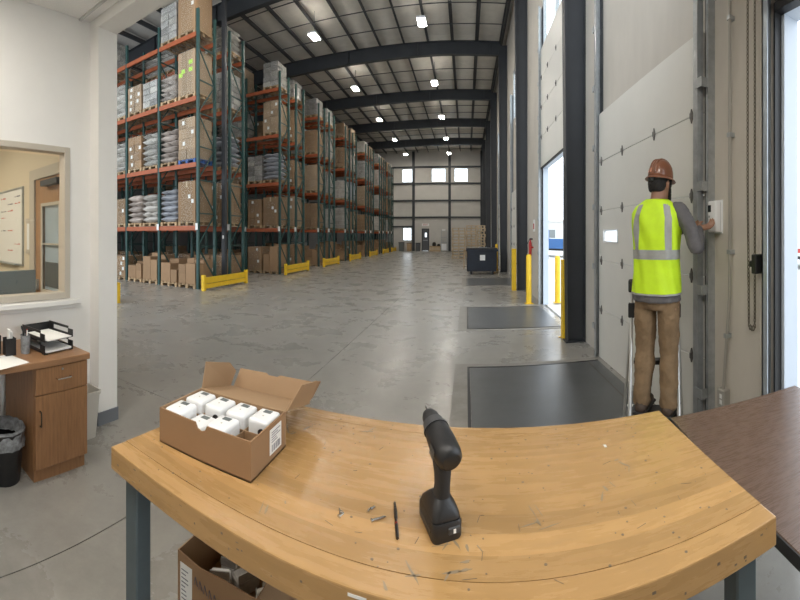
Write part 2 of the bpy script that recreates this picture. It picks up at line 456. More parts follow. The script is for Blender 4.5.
# open personnel-side dock opening beside the walnut table
d0 = thing('door_7', 'raised dock door with bluish track over opening beside walnut table', 'door', kind='structure')
b = MB(); b.b2(DF, DF + .045, -.6, 1.625, 0, .62); pm = b.mesh('panel', 'door_panel', bevel=.004)
for k in range(4): link('panel', pm, d0, (0, 0, 2.90 + k * .625))
part('bottom_seal', 'black_edge', d0, (DF - .01, DF + .05, -.6, 1.61, 2.845, 2.90))
part('track', 'galv_blue', d0, (DF - .05, DF - .044, 1.632, 1.672, 0, 6.2), (DF - .05, DF, 1.667, 1.672, 0, 6.2))
part('track_angle', 'galv_blue', d0, (DF - .01, WF, 1.712, 1.72, 0, 6.2), (DF - .01, DF - .004, 1.685, 1.72, 0, 6.2))
part('jamb_seal', 'black_edge', d0, (DF - .004, DF + .05, 1.612, 1.626, 0, 2.9))
part('roller_hinge', 'hinge', d0, (DF - .06, DF - .01, 1.44, 1.63, 2.93, 2.98), (DF - .03, DF, 1.50, 1.60, 2.90, 3.05))
for k, (a, c, h) in enumerate((DOORS[0], DOORS[2])):
    t = part('trim_%d' % (k + 1), 'white_reveal', None, (WF - .01, WO + .02, c - .012, c + .03, 0, h), (WF - .01, WO + .02, a - .03, a + .012, 0, h), (WF - .01, WO + .02, a, c, h - .012, h + .03))
    struct(t, ['pale reveal lining the open doorway beside the walnut table', 'pale reveal lining the open dock doorway past the dark column'][k], 'trim')

# ---- columns and roof frames
def roofz(x): return 9.6 - .02 * max(0, -x - 1)
for k, y in enumerate(FR):
    b = MB()
    for yy in (0,):
        # tapered H section: inner flange, web, outer flange (flanges face along X)
        b.prism([(1.43, 0), (1.445, 0), (1.395, 9.0), (1.34, 9.1)], y - .0, y + .16, 'y')
        b.prism([(1.445, 0), (1.68, 0), (1.68, 9.4), (1.36, 9.4)], y + .06, y + .085, 'y')
        b.prism([(1.68, 0), (1.695, 0), (1.695, 9.4), (1.68, 9.4)], y, y + .16, 'y')
        b.b2(1.40, 1.69, y - .02, y + .18, 0, .02)
    o = b.build('steel_column', 'dark_steel')
    struct(o, 'dark grey tapered steel column, %s along the dock wall from the worker' % ordn[k], 'column')
    b = MB()
    z0 = 8.88
    pts = [(LEFT, roofz(LEFT) - .60 - .15), (-1, 9.0), (1.4, 8.98), (1.4, 9.52), (-1, 9.54), (LEFT, roofz(LEFT) - .06)]
    b.prism([(p[0], p[1]) for p in pts], y + .065, y + .085, 'y')
    for i0, i1, dz in ((0, 1, 0), (1, 2, 0), (5, 4, 0), (4, 3, 0)):
        p, q = pts[i0], pts[i1]
        b.bar((p[0], y + .075, p[1]), (q[0], y + .075, q[1]), .2, .02)
    for x in range(-17, 2, 3): b.b2(x - .01, x + .01, y - .02, y + .17, roofz(x) - .62, roofz(x) - .06)
    o = b.build('roof_beam', 'dark_steel')
    struct(o, 'deep dark steel roof beam, %s frame line from the office' % ordn[k], 'beam')
# ---- roof: insulation quilts between purlins
rf = part('ceiling', 'metal_wall', None, (LEFT - .3, WO + .3, 1.8, BACK + .3, 9.9, 10.0))
struct(rf, 'warehouse roof lined with pale insulation between dark purlins', 'ceiling')
px = []
x = 1.47
while x > LEFT - 1: px.append(x); x -= 1.02
ybay = [1.9] + FR
n = 6
vs, fs = [], []
for i in range(n + 1):
    for j in range(13):
        u, v = i / n, j / 12
        vs.append((-u * 1.02, v * 5.35, .02 * math.sin(v * PI * 4) ** 2 - .06 * math.sin(u * PI) * (0.6 + .4 * abs(math.sin(v * 2 * PI)))))
for i in range(n):
    for j in range(12): fs.append((i * 13 + j, (i + 1) * 13 + j, (i + 1) * 13 + j + 1, i * 13 + j + 1))
qm = MB().add(vs, fs).mesh('insulation_panel', 'insulation', smooth='all')
pb = MB(); pb.b2(-.008, .008, 0, 5.35, -.2, 0); pb.b2(-.008, .07, 0, 5.35, -.2, -.19); pb.b2(-.07, .008, 0, 5.35, -.01, 0)
pmsh = pb.mesh('purlin', 'purlin')
for j, y in enumerate(FR):
    for x in px[:-1]:
        zz = roofz(x - .5) + .24
        link('insulation_panel', qm, rf, (x, y + .05, zz))
    for x in px: link('purlin', pmsh, rf, (x, y + .05, roofz(x) + .17))
for x in px[:-1]: link('insulation_panel', qm, rf, (x, .05, roofz(x - .5) + .24))
for j, y in enumerate(FR):
    for dy in (1.3, 2.75, 4.1):
        b = MB(); b.tube([(LEFT, y + dy, roofz(LEFT) - .04), (-1, y + dy, 9.56), (1.5, y + dy, 9.56)], .018, 6)
        b.build('bridging_rod', 'purlin', rf)

# ---- back wall
BW = [(-6.2, -5.1, 6.63, 7.95), (-3.32, -1.95, 6.63, 7.95), (-1.12, .2, 6.63, 7.95), (-6.1, -5.25, 1.0, 2.25)]
b = MB()
for a, c, d, e in grid_wall(LEFT - .2, WO, 0, 9.9, [(a, c, d, e) for a, c, d, e in BW] + [(-4.2, -3.6, 0, 2.1)]): b.b2(a, c, BACK, BACK + .12, d, e)
wb = b.build('wall_back', 'metal_wall')
struct(wb, 'pale metal end wall with dark girts at the far end', 'wall')
for z in (3.25, 4.86, 6.5, 8.1): part('girt', 'dark_steel', wb, (LEFT, WF, BACK - .12, BACK, z - .09, z + .07))
part('girt', 'dark_steel', wb, (LEFT, -5.0, BACK - .1, BACK, 2.28, 2.42))
for x in (-5.05, -1.57, 1.5, -9, -13): part('end_column', 'dark_steel', wb, (x - .12, x + .12, BACK - .2, BACK, 0, 9.6))
for i, wn in enumerate(BW): window(['high end-wall window by the last rack row', 'high end-wall window over the grey exit door', 'high end-wall window over the pallet stacks', 'low end-wall window beside the grey exit door'][i], ('y', BACK), wn, (0, 0) if i < 3 else (1, 1))
dd = thing('door_8', 'dark grey steel exit door in the far end wall', 'door', kind='structure')
part('leaf', 'door_grey', dd, *[(a, c, BACK + .02, BACK + .07, d, e) for a, c, d, e in grid_wall(-4.18, -3.62, 0.01, 2.08, [(-3.95, -3.78, 1.35, 1.75)])])
part('door_frame', 'dark_steel', dd, (-4.26, -4.18, BACK - .02, BACK + .1, 0, 2.16), (-3.62, -3.54, BACK - .02, BACK + .1, 0, 2.16), (-4.18, -3.62, BACK - .02, BACK + .1, 2.08, 2.16))
part('vision_pane', 'glass', dd, (-3.95, -3.78, BACK + .04, BACK + .05, 1.35, 1.75))
part('push_bar', 'galv', dd, (-4.12, -3.68, BACK - .03, BACK + .02, 1.0, 1.06))
wl = part('wall_left', 'liner_dark', None, (LEFT - .2, LEFT, 1.8, BACK + .1, 0, 9.9))
struct(wl, 'far side metal wall of the warehouse behind the racks', 'wall')

# ---- office corner: partition with window, pilaster, header, tiled ceiling
XW = -2.65
b = MB()
for a, c, d, e in grid_wall(-2.4, 2.03, 0, 3.3, [(.15, 1.60, 1.07, 2.19)]): b.b2(XW - .08, XW, a, c, d, e)
wo = b.build('wall_office', 'white_wall'); struct(wo, 'white painted partition wall with the office window', 'wall')
o = part('trim_3', 'white_wall', None, (XW - .001, -2.53, 1.84, 2.03, 0, 3.2)); struct(o, 'white pilaster ending the partition beside the racks', 'trim')
o = part('baseboard_pilaster', 'trim_grey', None, (XW, -2.522, 1.832, 2.038, 0, .105)); struct(o, 'dark grey vinyl base around the white pilaster', 'baseboard')
o = part('baseboard_office', 'trim_grey', None, (XW, -2.642, -2.4, 1.832, 0, .105)); struct(o, 'dark grey vinyl base along the partition wall', 'baseboard')
o = part('trim_4', 'white_wall', None, (XW, WF, 1.84, 2.03, 3.2, 3.75)); struct(o, 'white header beam over the opening to the warehouse', 'trim')
cl = part('ceiling_office', 'ceiling_grid', None, (XW - 3, WF, -2.4, 1.84, 3.32, 3.4)); struct(cl, 'suspended ceiling of white tiles over the work area', 'ceiling')
tm = MB().b2(.012, .588, .012, .588, 3.275, 3.30).mesh('ceiling_tile', 'ceiling_tile')
added_panels = {(1, 3), (5, 3), (3, 2)}  # grid cells of unseen light panels added to light the bench and partition
x0c, y0c = XW - .17, -1.86
for i in range(8):
    for j in range(7):
        if (i, j) in added_panels: continue
        X, Y = x0c + .6 * i, y0c + .6 * j
        if X + .6 > WF + .05 or Y + .6 > 2.5: continue
        part('ceiling_tile', 'ceiling_tile', cl, (max(X + .012, XW + .002), min(X + .588, WF - .002), Y + .012, min(Y + .588, 1.835), 3.283, 3.31))
for i in range(9):
    X = x0c + .6 * i
    if XW < X < WF: part('grid_bar', 'ceiling_grid', cl, (X - .012, X + .012, -2.4, 1.84, 3.27, 3.32))
for j in range(8):
    Y = y0c + .6 * j
    if Y < 1.84: part('grid_bar', 'ceiling_grid', cl, (XW, WF, Y - .012, Y + .012, 3.27, 3.32))
for kk, (i, j) in enumerate(sorted(added_panels)):
    X, Y = x0c + .6 * i, y0c + .6 * j
    t = thing('added_ceiling_light', 'unseen square ceiling light panel added %s' % ['over the desk', 'over the middle of the workbench area', 'over the walnut table'][kk], 'ceiling light', (X + .3, Y + .3, 3.27), group='added ceiling lights')
    part('lens', 'added_panel_lens', t, (-.26, .26, -.26, .26, .005, .012))
    part('light_frame', 'white_plastic', t, (-.288, .288, -.288, -.26, 0, .03), (-.288, .288, .26, .288, 0, .03), (-.288, -.26, -.26, .26, 0, .03), (.26, .288, -.26, .26, 0, .03))
o = part('wall_rear', 'white_wall', None, (XW - 3, WF, -2.5, -2.4, 0, 3.4)); struct(o, 'white painted wall behind the work area', 'wall')
# office window frame and sill
n_win[0] += 1
t = thing('window_%d' % n_win[0], 'taupe framed office window in the white partition', 'window', kind='structure')
y0, y1, z0, z1 = .15, 1.60, 1.07, 2.19
part('window_frame', 'taupe_frame', t, (XW - .075, XW + .014, y1 - .012, y1 + .04, z0 - .04, z1 + .035), (XW - .075, XW + .014, y0 - .04, y0 + .012, z0 - .04, z1 + .035),
     (XW - .075, XW + .014, y0 + .012, y1 - .012, z1 - .012, z1 + .035), (XW - .075, XW + .014, y0 + .012, y1 - .012, z0 - .04, z0 + .012), bevel=.004)
part('window_sill', 'white_wall', t, (XW, XW + .06, y0 - .1, y1 + .115, z0 - .085, z0 - .045), (XW, XW + .018, y0 - .08, y1 + .1, z0 - .12, z0 - .085), bevel=.004)
part('pane', 'glass', t, (XW - .045, XW - .039, y0 + .04, y1 - .04, z0 + .03, z1 - .035))
# office room behind the glass
o = part('wall_office_end', 'cream_wall', None, (XW - 3.0, XW - .08, 1.76, 2.03, 0, 3.3)); struct(o, 'cream wall with a door and whiteboard inside the office', 'wall')
o = part('wall_office_side', 'cream_wall', None, (XW - 3.1, XW - 3.0, -2.4, 2.03, 0, 3.3)); struct(o, 'cream side wall inside the office', 'wall')
o = part('ceiling_office_room', 'ceiling_tile', None, (XW - 3.0, XW - .08, -2.4, 1.76, 2.75, 2.8)); struct(o, 'plain white ceiling of the glazed office', 'ceiling')
t = thing('added_office_light', 'unseen warm ceiling light added inside the glazed office', 'ceiling light', (XW - 1.4, .3, 2.74))  # unseen lamp added to brighten the room behind the glass
part('lens', 'added_office_lens', t, (-.55, .55, -.27, .27, -.012, -.005)); part('light_frame', 'white_plastic', t, (-.6, .6, -.3, -.27, -.02, .01), (-.6, .6, .27, .3, -.02, .01), (-.6, -.55, -.27, .27, -.02, .01), (.55, .6, -.27, .27, -.02, .01))
dd = thing('door_9', 'brown wooden office door with narrow glass lite and closer', 'door', kind='structure')
YE = 1.76
part('door_frame', 'taupe_frame', dd, (-3.53, -3.43, YE - .05, YE, 0, 2.17), (-2.80, -2.74, YE - .05, YE, 0, 2.17), (-3.43, -2.80, YE - .05, YE, 2.07, 2.17))
lf = part('leaf', 'oak_door', dd, *[(a, c, YE - .03, YE, d, e) for a, c, d, e in grid_wall(-3.43, -2.80, .01, 2.07, [(-3.27, -2.96, 1.02, 1.80)])])
part('lite_frame', 'taupe_frame', lf, (-3.30, -3.27, YE - .042, YE - .02, .99, 1.83), (-2.96, -2.93, YE - .042, YE - .02, .99, 1.83), (-3.27, -2.96, YE - .042, YE - .02, .99, 1.02), (-3.27, -2.96, YE - .042, YE - .02, 1.80, 1.83), (-3.27, -2.96, YE - .042, YE - .02, 1.44, 1.455))
part('pane', 'glass', lf, (-3.27, -2.96, YE - .028, YE - .022, 1.02, 1.80))
part('lite_backing', 'white_reveal', lf, (-3.27, -2.96, YE - .012, YE - .006, 1.02, 1.80))
part('lite_sticker', 'door_grey', lf, (-3.25, -3.0, YE - .02, YE - .013, 1.05, 1.28))
part('door_closer', 'dark_steel', dd, (-3.2, -2.9, YE - .10, YE - .03, 1.98, 2.03))
part('handle', 'galv', dd, (-3.41, -3.36, YE - .05, YE - .03, 1.0, 1.10), (-3.41, -3.29, YE - .09, YE - .07, 1.04, 1.06), (-3.395, -3.375, YE - .07, YE - .05, 1.04, 1.06))
t = thing('whiteboard', 'framed whiteboard with handwritten rows on the office wall', 'whiteboard', (-4.2, YE, 1.2))
part('board', 'whiteboard', t, (-.42, .42, -.012, 0, .02, .83))
part('board_frame', 'galv', t, (-.44, .44, -.02, 0, 0, .02), (-.44, .44, -.02, 0, .83, .85), (-.44, -.42, -.02, 0, .02, .83), (.42, .44, -.02, 0, .02, .83))
random.seed(3)
for m_, q in (('ink', 0), ('ink_red', 1)):
    b = MB()
    for r in range(9):
        for c in range(4):
            if (r + c) % 3 == q and random.random() < .85:
                xx = -.38 + c * .2; zz = .75 - r * .075
                for w in range(3): b.b2(xx + w * .05, xx + w * .05 + random.uniform(.02, .045), -.0135, -.012, zz, zz + random.uniform(.008, .018))
    b.build('handwriting', m_, t)['kind'] = 'stuff'
part('marker_tray', 'galv', t, (-.3, .3, -.05, -.012, .0, .012))
t = thing('light_switch', 'pale wall switch plate beside the office door', 'switch', (-3.64, YE, 1.36))
part('plate', 'white_plastic', t, (-.035, .035, -.008, 0, 0, .32)); part('cover', 'taupe_frame', t, (-.04, .04, -.02, -.008, .29, .34)); part('cover', 'taupe_frame', t, (-.04, .04, -.02, -.008, -.02, .02))
# inner office desk & monitor
t = thing('office_desk', 'pale desk under the window inside the glazed office', 'desk', (-3.1, .9, 0))
part('desk_top', 'desk_top', t, (-.28, .28, -.75, .75, .71, .74)); 
for sx in (-.25, .22):
    for sy in (-.72, .69): part('leg', 'black_edge', t, (sx, sx + .03, sy, sy + .03, 0, .71))
t = thing('monitor', 'dark grey computer monitor seen through the office window', 'monitor', (-3.0, 1.22, .74), .08)
part('housing', 'screen_grey', t, (-.02, .02, -.30, .30, .14, .49), bevel=.006); part('stand', 'black_plastic', t, (-.03, .0, -.04, .04, .015, .2)); part('foot', 'black_plastic', t, (-.1, .1, -.12, .12, 0, .015)); part('screen', 'screen', t, (-.0225, -.02, -.28, .28, .16, .47))
t = thing('pen_cup', 'small grey pen cup by the monitor in the office', 'pen cup', (-3.02, .86, .74))
MB().lathe([(.035, 0), (.04, .1), (.036, .1), (.032, .008)], 14).build('cup', 'door_grey', t, smooth=True)
for k in range(3): MB().tube([(.01 * k - .01, 0, .02), (.03 * k - .03, .02 * k - .02, .19 + .03 * k)], .005, 6).build('pen', ['white_plastic', 'black_plastic', 'paper_white'][k], t)

# ---- outside
o = part('ground_outside', 'outdoor_ground', None, (WO, 90, -20, 120, -.2, -.03)); struct(o, 'bright pale concrete yard outside the dock doors', 'ground')
t = thing('outdoor_building', 'low pale building across the yard outside the dock door', 'building', (15.5, 52, -.03))
part('wall', 'outdoor_building', t, (-6, 10, 0, 10, 0, 3.4)); part('roof', 'metal_wall', t, (-6.3, 10.3, -.3, 10.3, 3.4, 3.65))
for k in range(4): part('window', 'screen_grey', t, (-5 + k * 3.6, -3.4 + k * 3.6, -.04, 0, 1.2, 2.3))
def truck(name, label, loc, rz, mcab, mbox, stripe=None, L=4.4, H=1.15):
    t = thing(name, label, 'truck', loc, rz)
    part('chassis', 'black_edge', t, (-.9, .9, -L / 2, L / 2 + 1.6, .45, .6))
    part('cab', mcab, t, (-.95, .95, L / 2, L / 2 + 1.7, .5, 1.35), bevel=.06)
    b = MB(); b.prism([(L / 2, 1.3), (L / 2 + 1.2, 1.3), (L / 2 + .85, 1.95), (L / 2, 1.95)], -.88, .88, 'x'); b.build('cab_roof', mcab, t, bevel=.04)
    part('windscreen', 'screen', t, (-.9, .9, L / 2 + .3, L / 2 + .8, 1.4, 1.8))
    part('cargo_body', mbox, t, (-1.0, 1.0, -L / 2, L / 2 - .1, .6, .6 + H), bevel=.02)
    if stripe: part('stripe', stripe, t, (-1.01, 1.01, -L / 2 - .01, L / 2 - .09, .75, .95))
    for yy in (-L / 2 + .6, L / 2 + 1.0):
        for sx in (-1, 1):
            M = Matrix.Translation((sx * .82, yy, .38)) @ Matrix.Rotation(PI / 2, 4, 'Y') @ Matrix.Translation((0, 0, -.12))
            b = MB(); b.cyl((0, 0, 0), .38, .24, 18, M=M); b.build('wheel', 'tyre', t)
truck('flatbed_truck', 'blue truck parked in the yard outside the open dock door', (7.0, 27.5, -.03), .6, 'truck_blue', 'truck_blue', H=.7)
truck('box_truck', 'white box truck with red stripe outside the near doorway', (14.5, 12.6, -.03), -.2, 'white_plastic', 'white_plastic', 'outdoor_red', H=2.0)

# ================================================================== FIXED DETAILS ON THE DOCK WALL
def leveler(y0, y1, label):
    t = thing('dock_leveler', label, 'dock leveler', (0, 0, 0))
    part('steel_plate', 'leveler', t, (.045, DF - .06, y0 + .08, y1 - .1, .0005, .007))
    part('curb_angle', 'black_edge', t, (.015, .042, y0 + .05, y1 - .07, .0005, .009), (.042, DF - .06, y0 + .05, y0 + .077, .0005, .009), (.042, DF - .06, y1 - .097, y1 - .07, .0005, .009))
    part('concrete_surround', 'leveler_concrete', t, (-.13, .014, y0 - .06, y1 + .04, .0003, .004), (.014, DF - .06, y0 - .06, y0 + .048, .0003, .004), (.014, DF - .06, y1 - .068, y1 + .04, .0003, .004))
    part('lip_hinge', 'steel_dark', t, (DF - .20, DF - .185, y0 + .1, y1 - .12, .0069, .0073))
leveler(2.44, 4.58, 'dark steel dock leveler plate in front of the closed dock door')
leveler(6.28, 8.32, 'dark steel dock leveler plate in front of the open dock door')
leveler(11.75, 13.75, 'dark steel dock leveler plate just before the navy bin')

def bollard(x, y, h, label, r=.062):
    t = thing('bollard', label, 'bollard', (x, y, 0))
    MB().lathe([(r, 0), (r, h - .05), (r * .86, h - .018), (r * .5, h)], 16).build('post', 'yellow', t, smooth=True)
    part('base_plate', 'yellow', t, (-r - .03, r + .03, -r - .03, r + .03, 0, .01))
bollard(1.40, 8.62, 1.10, 'yellow steel bollard inside the open dock doorway')
bollard(2.06, 8.62, 1.06, 'yellow steel bollard standing outside the open dock doorway').__class__
bollard(1.33, 16.9, 1.15, 'yellow steel bollard behind the navy steel bin')
for k, lab in ((0, 'yellow sheet guard on the first dark column past the worker'), (1, 'yellow sheet guard on the dark column past the open doorway')):
    y = FR[k]
    t = thing('column_guard', lab, 'column guard', (0, y, 0))
    b = MB()
    if k == 0: b.b2(1.40, 1.66, .175, .30, 0, 1.17)
    else: b.b2(1.27, 1.39, 0, .15, 0, 1.15)
    b.build('sheet', 'yellow', t, bevel=.006); part('floor_flange', 'yellow', t, (1.37 - .1 * k, 1.62 - .23 * k, .30 if k == 0 else -.05, .33 if k == 0 else 0, 0, .012))
t = thing('fire_extinguisher', 'red fire extinguisher hung beside the dark column', 'fire extinguisher', (1.62, 9.75, 1.0))
MB().lathe([(.036, 0), (.04, .03), (.04, .33), (.022, .38), (.015, .41)], 14).build('cylinder', 'red_ext', t, smooth=True)
part('valve', 'black_plastic', t, (-.02, .06, -.015, .015, .41, .45)); MB().tube([(-.02, 0, .42), (-.08, 0, .3), (-.075, 0, .08)], .01, 6).build('hose', 'rubber', t)
part('wall_bracket', 'red_ext', t, (.03, .08, -.02, .02, .2, .24))
t = thing('extinguisher_sign', 'small white sign above the fire extinguisher', 'sign', (WF, 9.62, 1.62))
part('board', 'paper_white', t, (-.012, 0, -.11, .11, 0, .3)); part('symbol', 'exit_red', t, (-.014, -.012, -.07, .07, .06, .2))

# wall device, conduit, outlet, chain hoist
t = thing('wall_sensor', 'white wall-mounted control unit the worker is touching', 'wall unit', (WF, 2.25, 1.53))
b = MB(); b.b2(-.06, 0, -.05, .06, .02, .245); b.build('housing', 'white_plastic', t, bevel=.014, seg=3, smooth=True)
part('screen', 'screen', t, (-.0622, -.055, .008, .045, .165, .215), bevel=.001); part('button', 'galv', t, (-.0635, -.06, .02, .034, .125, .14)); part('seam', 'galv', t, (-.022, -.019, -.0505, .0605, .03, .235)); part('back_plate', 'white_plastic', t, (-.006, 0, -.055, .065, .012, .252))
t = thing('conduit_outlet', 'grey conduit running down to an outlet box on wall', 'conduit', (WF, 2.08, 0))
MB().tube([(-.03, 0, 3.6), (-.03, 0, 1.35), (-.03, .005, 1.1), (-.03, .055, .62), (-.03, .07, .46)], .011, 8).build('pipe', 'conduit', t, smooth=True)
for z in (3.0, 2.2, 1.4, .82): part('strap', 'galv', t, (-.045, 0, -.016 + (.035 if z < 1 else 0), .016 + (.035 if z < 1 else 0), z, z + .03))
part('outlet_box', 'conduit', t, (-.06, 0, .03, .11, .33, .46), bevel=.006); part('socket', 'paper_white', t, (-.0625, -.06, .05, .075, .36, .39), (-.0625, -.06, .05, .075, .40, .43))
t = thing('hoist_chain', 'looped hand chain hanging beside the open doorway track', 'chain', (WF - .05, 1.838, 0))
b = MB(); k = 0
def ring(c, ax, vert=True):
    n = 8; R = []
    for a in range(n):
        an = 2 * PI * a / n; cx_, cz_ = math.cos(an) * .007, math.sin(an) * .017
        R.append(((c[0] + cx_) if ax else c[0], (c[1]) if ax else c[1] + cx_, c[2] + cz_))
    for a in range(n): b.bar(R[a], R[(a + 1) % n], .0042)
z = 3.9
while z > .98:
    f = max(0, min(1, (1.9 - z) / .9))
    ring((0, .035 - .012 * f, z), k % 2); ring((0, -.033 + .0 * f, z + .01), (k + 1) % 2); z -= .026; k += 1
for q in range(5):
    a = PI * (q + .5) / 5; ring((0, -.005 + .028 * math.cos(a), .97 - .03 * math.sin(a)), q % 2)
b.build('chain_loop', 'chain', t)
part('chain_keeper', 'black_plastic', t, (-.03, .05, -.075, -.03, 1.29, 1.41), (-.02, .02, -.05, .0, 1.33, 1.37), bevel=.005)

# ================================================================== RACKS AND PALLET LOADS
LEV = [1.80, 3.60, 5.48, 7.30]
BAY = 1.55
RDEP = .85
XE = -7.0
PH = 7.95
_up = MB().b2(-.04, .04, -.035, .035, 0, PH); _up.b2(-.045, .045, -.04, .04, 0, .012)
UP = _up.mesh('upright', 'rack_green')
b = MB()
z = .25; k = 0
while z < PH - .3:
    b.bar((0, .03, z), (0, RDEP - .03, z), .032)
    z2 = z + .95
    if z2 < PH - .2: b.bar((0, .03 if k % 2 else RDEP - .03, z), (0, RDEP - .03 if k % 2 else .03, z2), .03)
    z += .95; k += 1
BRACE = b.mesh('brace', 'rack_green')
BEAM = MB().b2(-BAY / 2 + .04, BAY / 2 - .04, -.025, .025, -.13, 0).mesh('beam', 'rack_orange')
b = MB()
for i in range(9): b.b2(-BAY / 2 + .05, BAY / 2 - .05, .03 + i * .0975, .036 + i * .0975, .004, .01)
for i in range(8): b.b2(-BAY / 2 + .06 + i * .203, -BAY / 2 + .068 + i * .203, .0, RDEP, .0, .006)
DECK = b.mesh('wire_deck', 'wire_deck')
PLATE = MB().b2(-.045, .045, -.041, -.036, -.02, .17).mesh('label_plate', 'paper_white')
row_name = ['first rack row', 'second rack row', 'third rack row', 'fourth rack row', 'fifth rack row', 'sixth rack row', 'last rack row']
def rack(row, side, Y, nb):
    lab = '%s of green uprights and orange beams, %s' % (row_name[row], ['side facing the office', 'side facing the end wall'][side])
    t = thing('pallet_rack', lab, 'pallet rack', (XE, Y, 0), group='pallet racks')
    for i in range(nb + 1):
        x = -BAY * i
        link('upright', UP, t, (x, .035, 0)); link('upright', UP, t, (x, RDEP - .035, 0)); link('brace', BRACE, t, (x, 0, 0))
        if i < 2: link('label_plate', PLATE, t, (x, 0, LEV[0] - .1))
        if i == nb: break
        for L in LEV:
            link('beam', BEAM, t, (x - BAY / 2, .01, L)); link('beam', BEAM, t, (x - BAY / 2, RDEP - .01, L))
            link('wire_deck', DECK, t, (x - BAY / 2, 0, L))
    return t
# pallet mesh .70 x .80
PW, PD = .655, .79
def pallet_mesh(m):
    b = MB()
    for i in range(5): b.b2(-PW / 2 + i * .1525, -PW / 2 + i * .1525 + .07, -PD / 2, PD / 2, .095, .115)
    for y in (-PD / 2, -.045, PD / 2 - .09): b.b2(-PW / 2, PW / 2, y, y + .09, .075, .095)
    for x in (-PW / 2, -.04, PW / 2 - .08):
        for y in (-PD / 2, -.045, PD / 2 - .09): b.b2(x, x + .08, y, y + .09, .018, .075)
        b.b2(x, x + .08, -PD / 2, PD / 2, 0, .018)
    return b.mesh('pallet', m)
PALLET = pallet_mesh('pallet_wood'); PALLETB = pallet_mesh('pallet_blue')
_cache = {}
def cart(w, d, h, m):
    key = ('c', round(w, 3), round(d, 3), round(h, 3), m)
    if key not in _cache: _cache[key] = MB().b2(-w / 2, w / 2, -d / 2, d / 2, 0, h).mesh('carton', m, bevel=.006)
    return _cache[key]
def sack(w, d, h, m, v):
    key = ('s', round(w, 3), round(d, 3), round(h, 3), m, v)
    if key not in _cache:
        rnd = random.Random(v * 7 + 1)
        n, q = 6, 5; top = []; bot = []
        vs = []; fs = []
        for sgn in (1, -1):
            for i in range(n + 1):
                for j in range(q + 1):
                    u, t_ = i / n * 2 - 1, j / q * 2 - 1
                    e = (1 - abs(u) ** 3.2) * (1 - abs(t_) ** 3.2)
                    vs.append((u * w / 2 * (1 - .04 * t_ * t_) + rnd.uniform(-.008, .008), t_ * d / 2 * (1 - .04 * u * u) + rnd.uniform(-.008, .008), h / 2 + sgn * h * .56 * (.30 + .7 * e) * (1 if (abs(u) < 1 and abs(t_) < 1) else .15) + rnd.uniform(-.006, .006)))
        N_ = (n + 1) * (q + 1)
        for s_ in (0, 1):
            for i in range(n):
                for j in range(q):
                    a = s_ * N_ + i * (q + 1) + j
                    fs.append((a, a + q + 1, a + q + 2, a + 1))
        ed = [i * (q + 1) for i in range(n + 1)] + [n * (q + 1) + j for j in range(1, q + 1)] + [i * (q + 1) + q for i in range(n - 1, -1, -1)] + [j for j in range(q - 1, 0, -1)]
        for a, c in zip(ed, ed[1:] + ed[:1]): fs.append((a, c, c + N_, a + N_))
        _cache[key] = MB().add(vs, fs).mesh('sack', m, smooth='all')
    return _cache[key]
def joined(kind, h, v):
    key = ('j', kind, round(h, 2), v)
    if key not in _cache:
        rnd = random.Random(v)
        b = MB(); nl = max(2, round(h / .24)); lh = h / nl
        for l in range(nl):
            for i in range(2):
                for j in range(2):
                    cx_ = (i - .5) * PW / 2 + rnd.uniform(-.008, .008); cy_ = (j - .5) * PD / 2 + rnd.uniform(-.008, .008)
                    b.b2(cx_ - PW / 4 + .005, cx_ + PW / 4 - .005, cy_ - PD / 4 + .005, cy_ + PD / 4 - .005, l * lh + .004, (l + 1) * lh - .004)
        _cache[key] = b.mesh('carton_stack', kind, bevel=.012 if 'sack' in kind or 'silver' in kind else .004)
    return _cache[key]
def wrapm(h):
    key = ('w', round(h, 2))
    if key not in _cache:
        b = MB(); n = 24; R = []
        for k_ in range(7):
            z = .06 + (h + .02) * k_ / 6
            R.append([((PW / 2 + .008 + .004 * math.sin(k_ * 2.1 + a)) * max(-1, min(1, 1.25 * math.cos(2 * PI * a / n))), (PD / 2 + .008) * max(-1, min(1, 1.25 * math.sin(2 * PI * a / n))), z) for a in range(n)])
        b.rings(R, cap=False)
        _cache[key] = b.mesh('stretch_wrap', 'wrap', smooth=True)
    return _cache[key]
LABEL_SM = MB().b2(-.045, .045, -.004, 0, -.055, .055).mesh('carton_label', 'paper_white')
LIME = MB().b2(-.07, .07, -.004, 0, -.06, .06).mesh('carton_label', 'lime_label')
lev_name = ['floor level', 'first beam level', 'second beam level', 'third beam level', 'top beam level']
kind_lab = {'cartons': 'pallet of brown cartons', 'big': 'tall brown carton on pallet', 'sack_white': 'pallet of white sacks', 'sack_grey': 'pallet of greyish sacks', 'sack_blue': 'pallet of bluish white sacks',
            'silver': 'pallet of shiny shrink-wrapped packs', 'pale': 'wrapped pallet of pale cartons', 'mixed': 'pallet of assorted brown boxes', 'lime': 'lime-labelled cartons on pallet'}
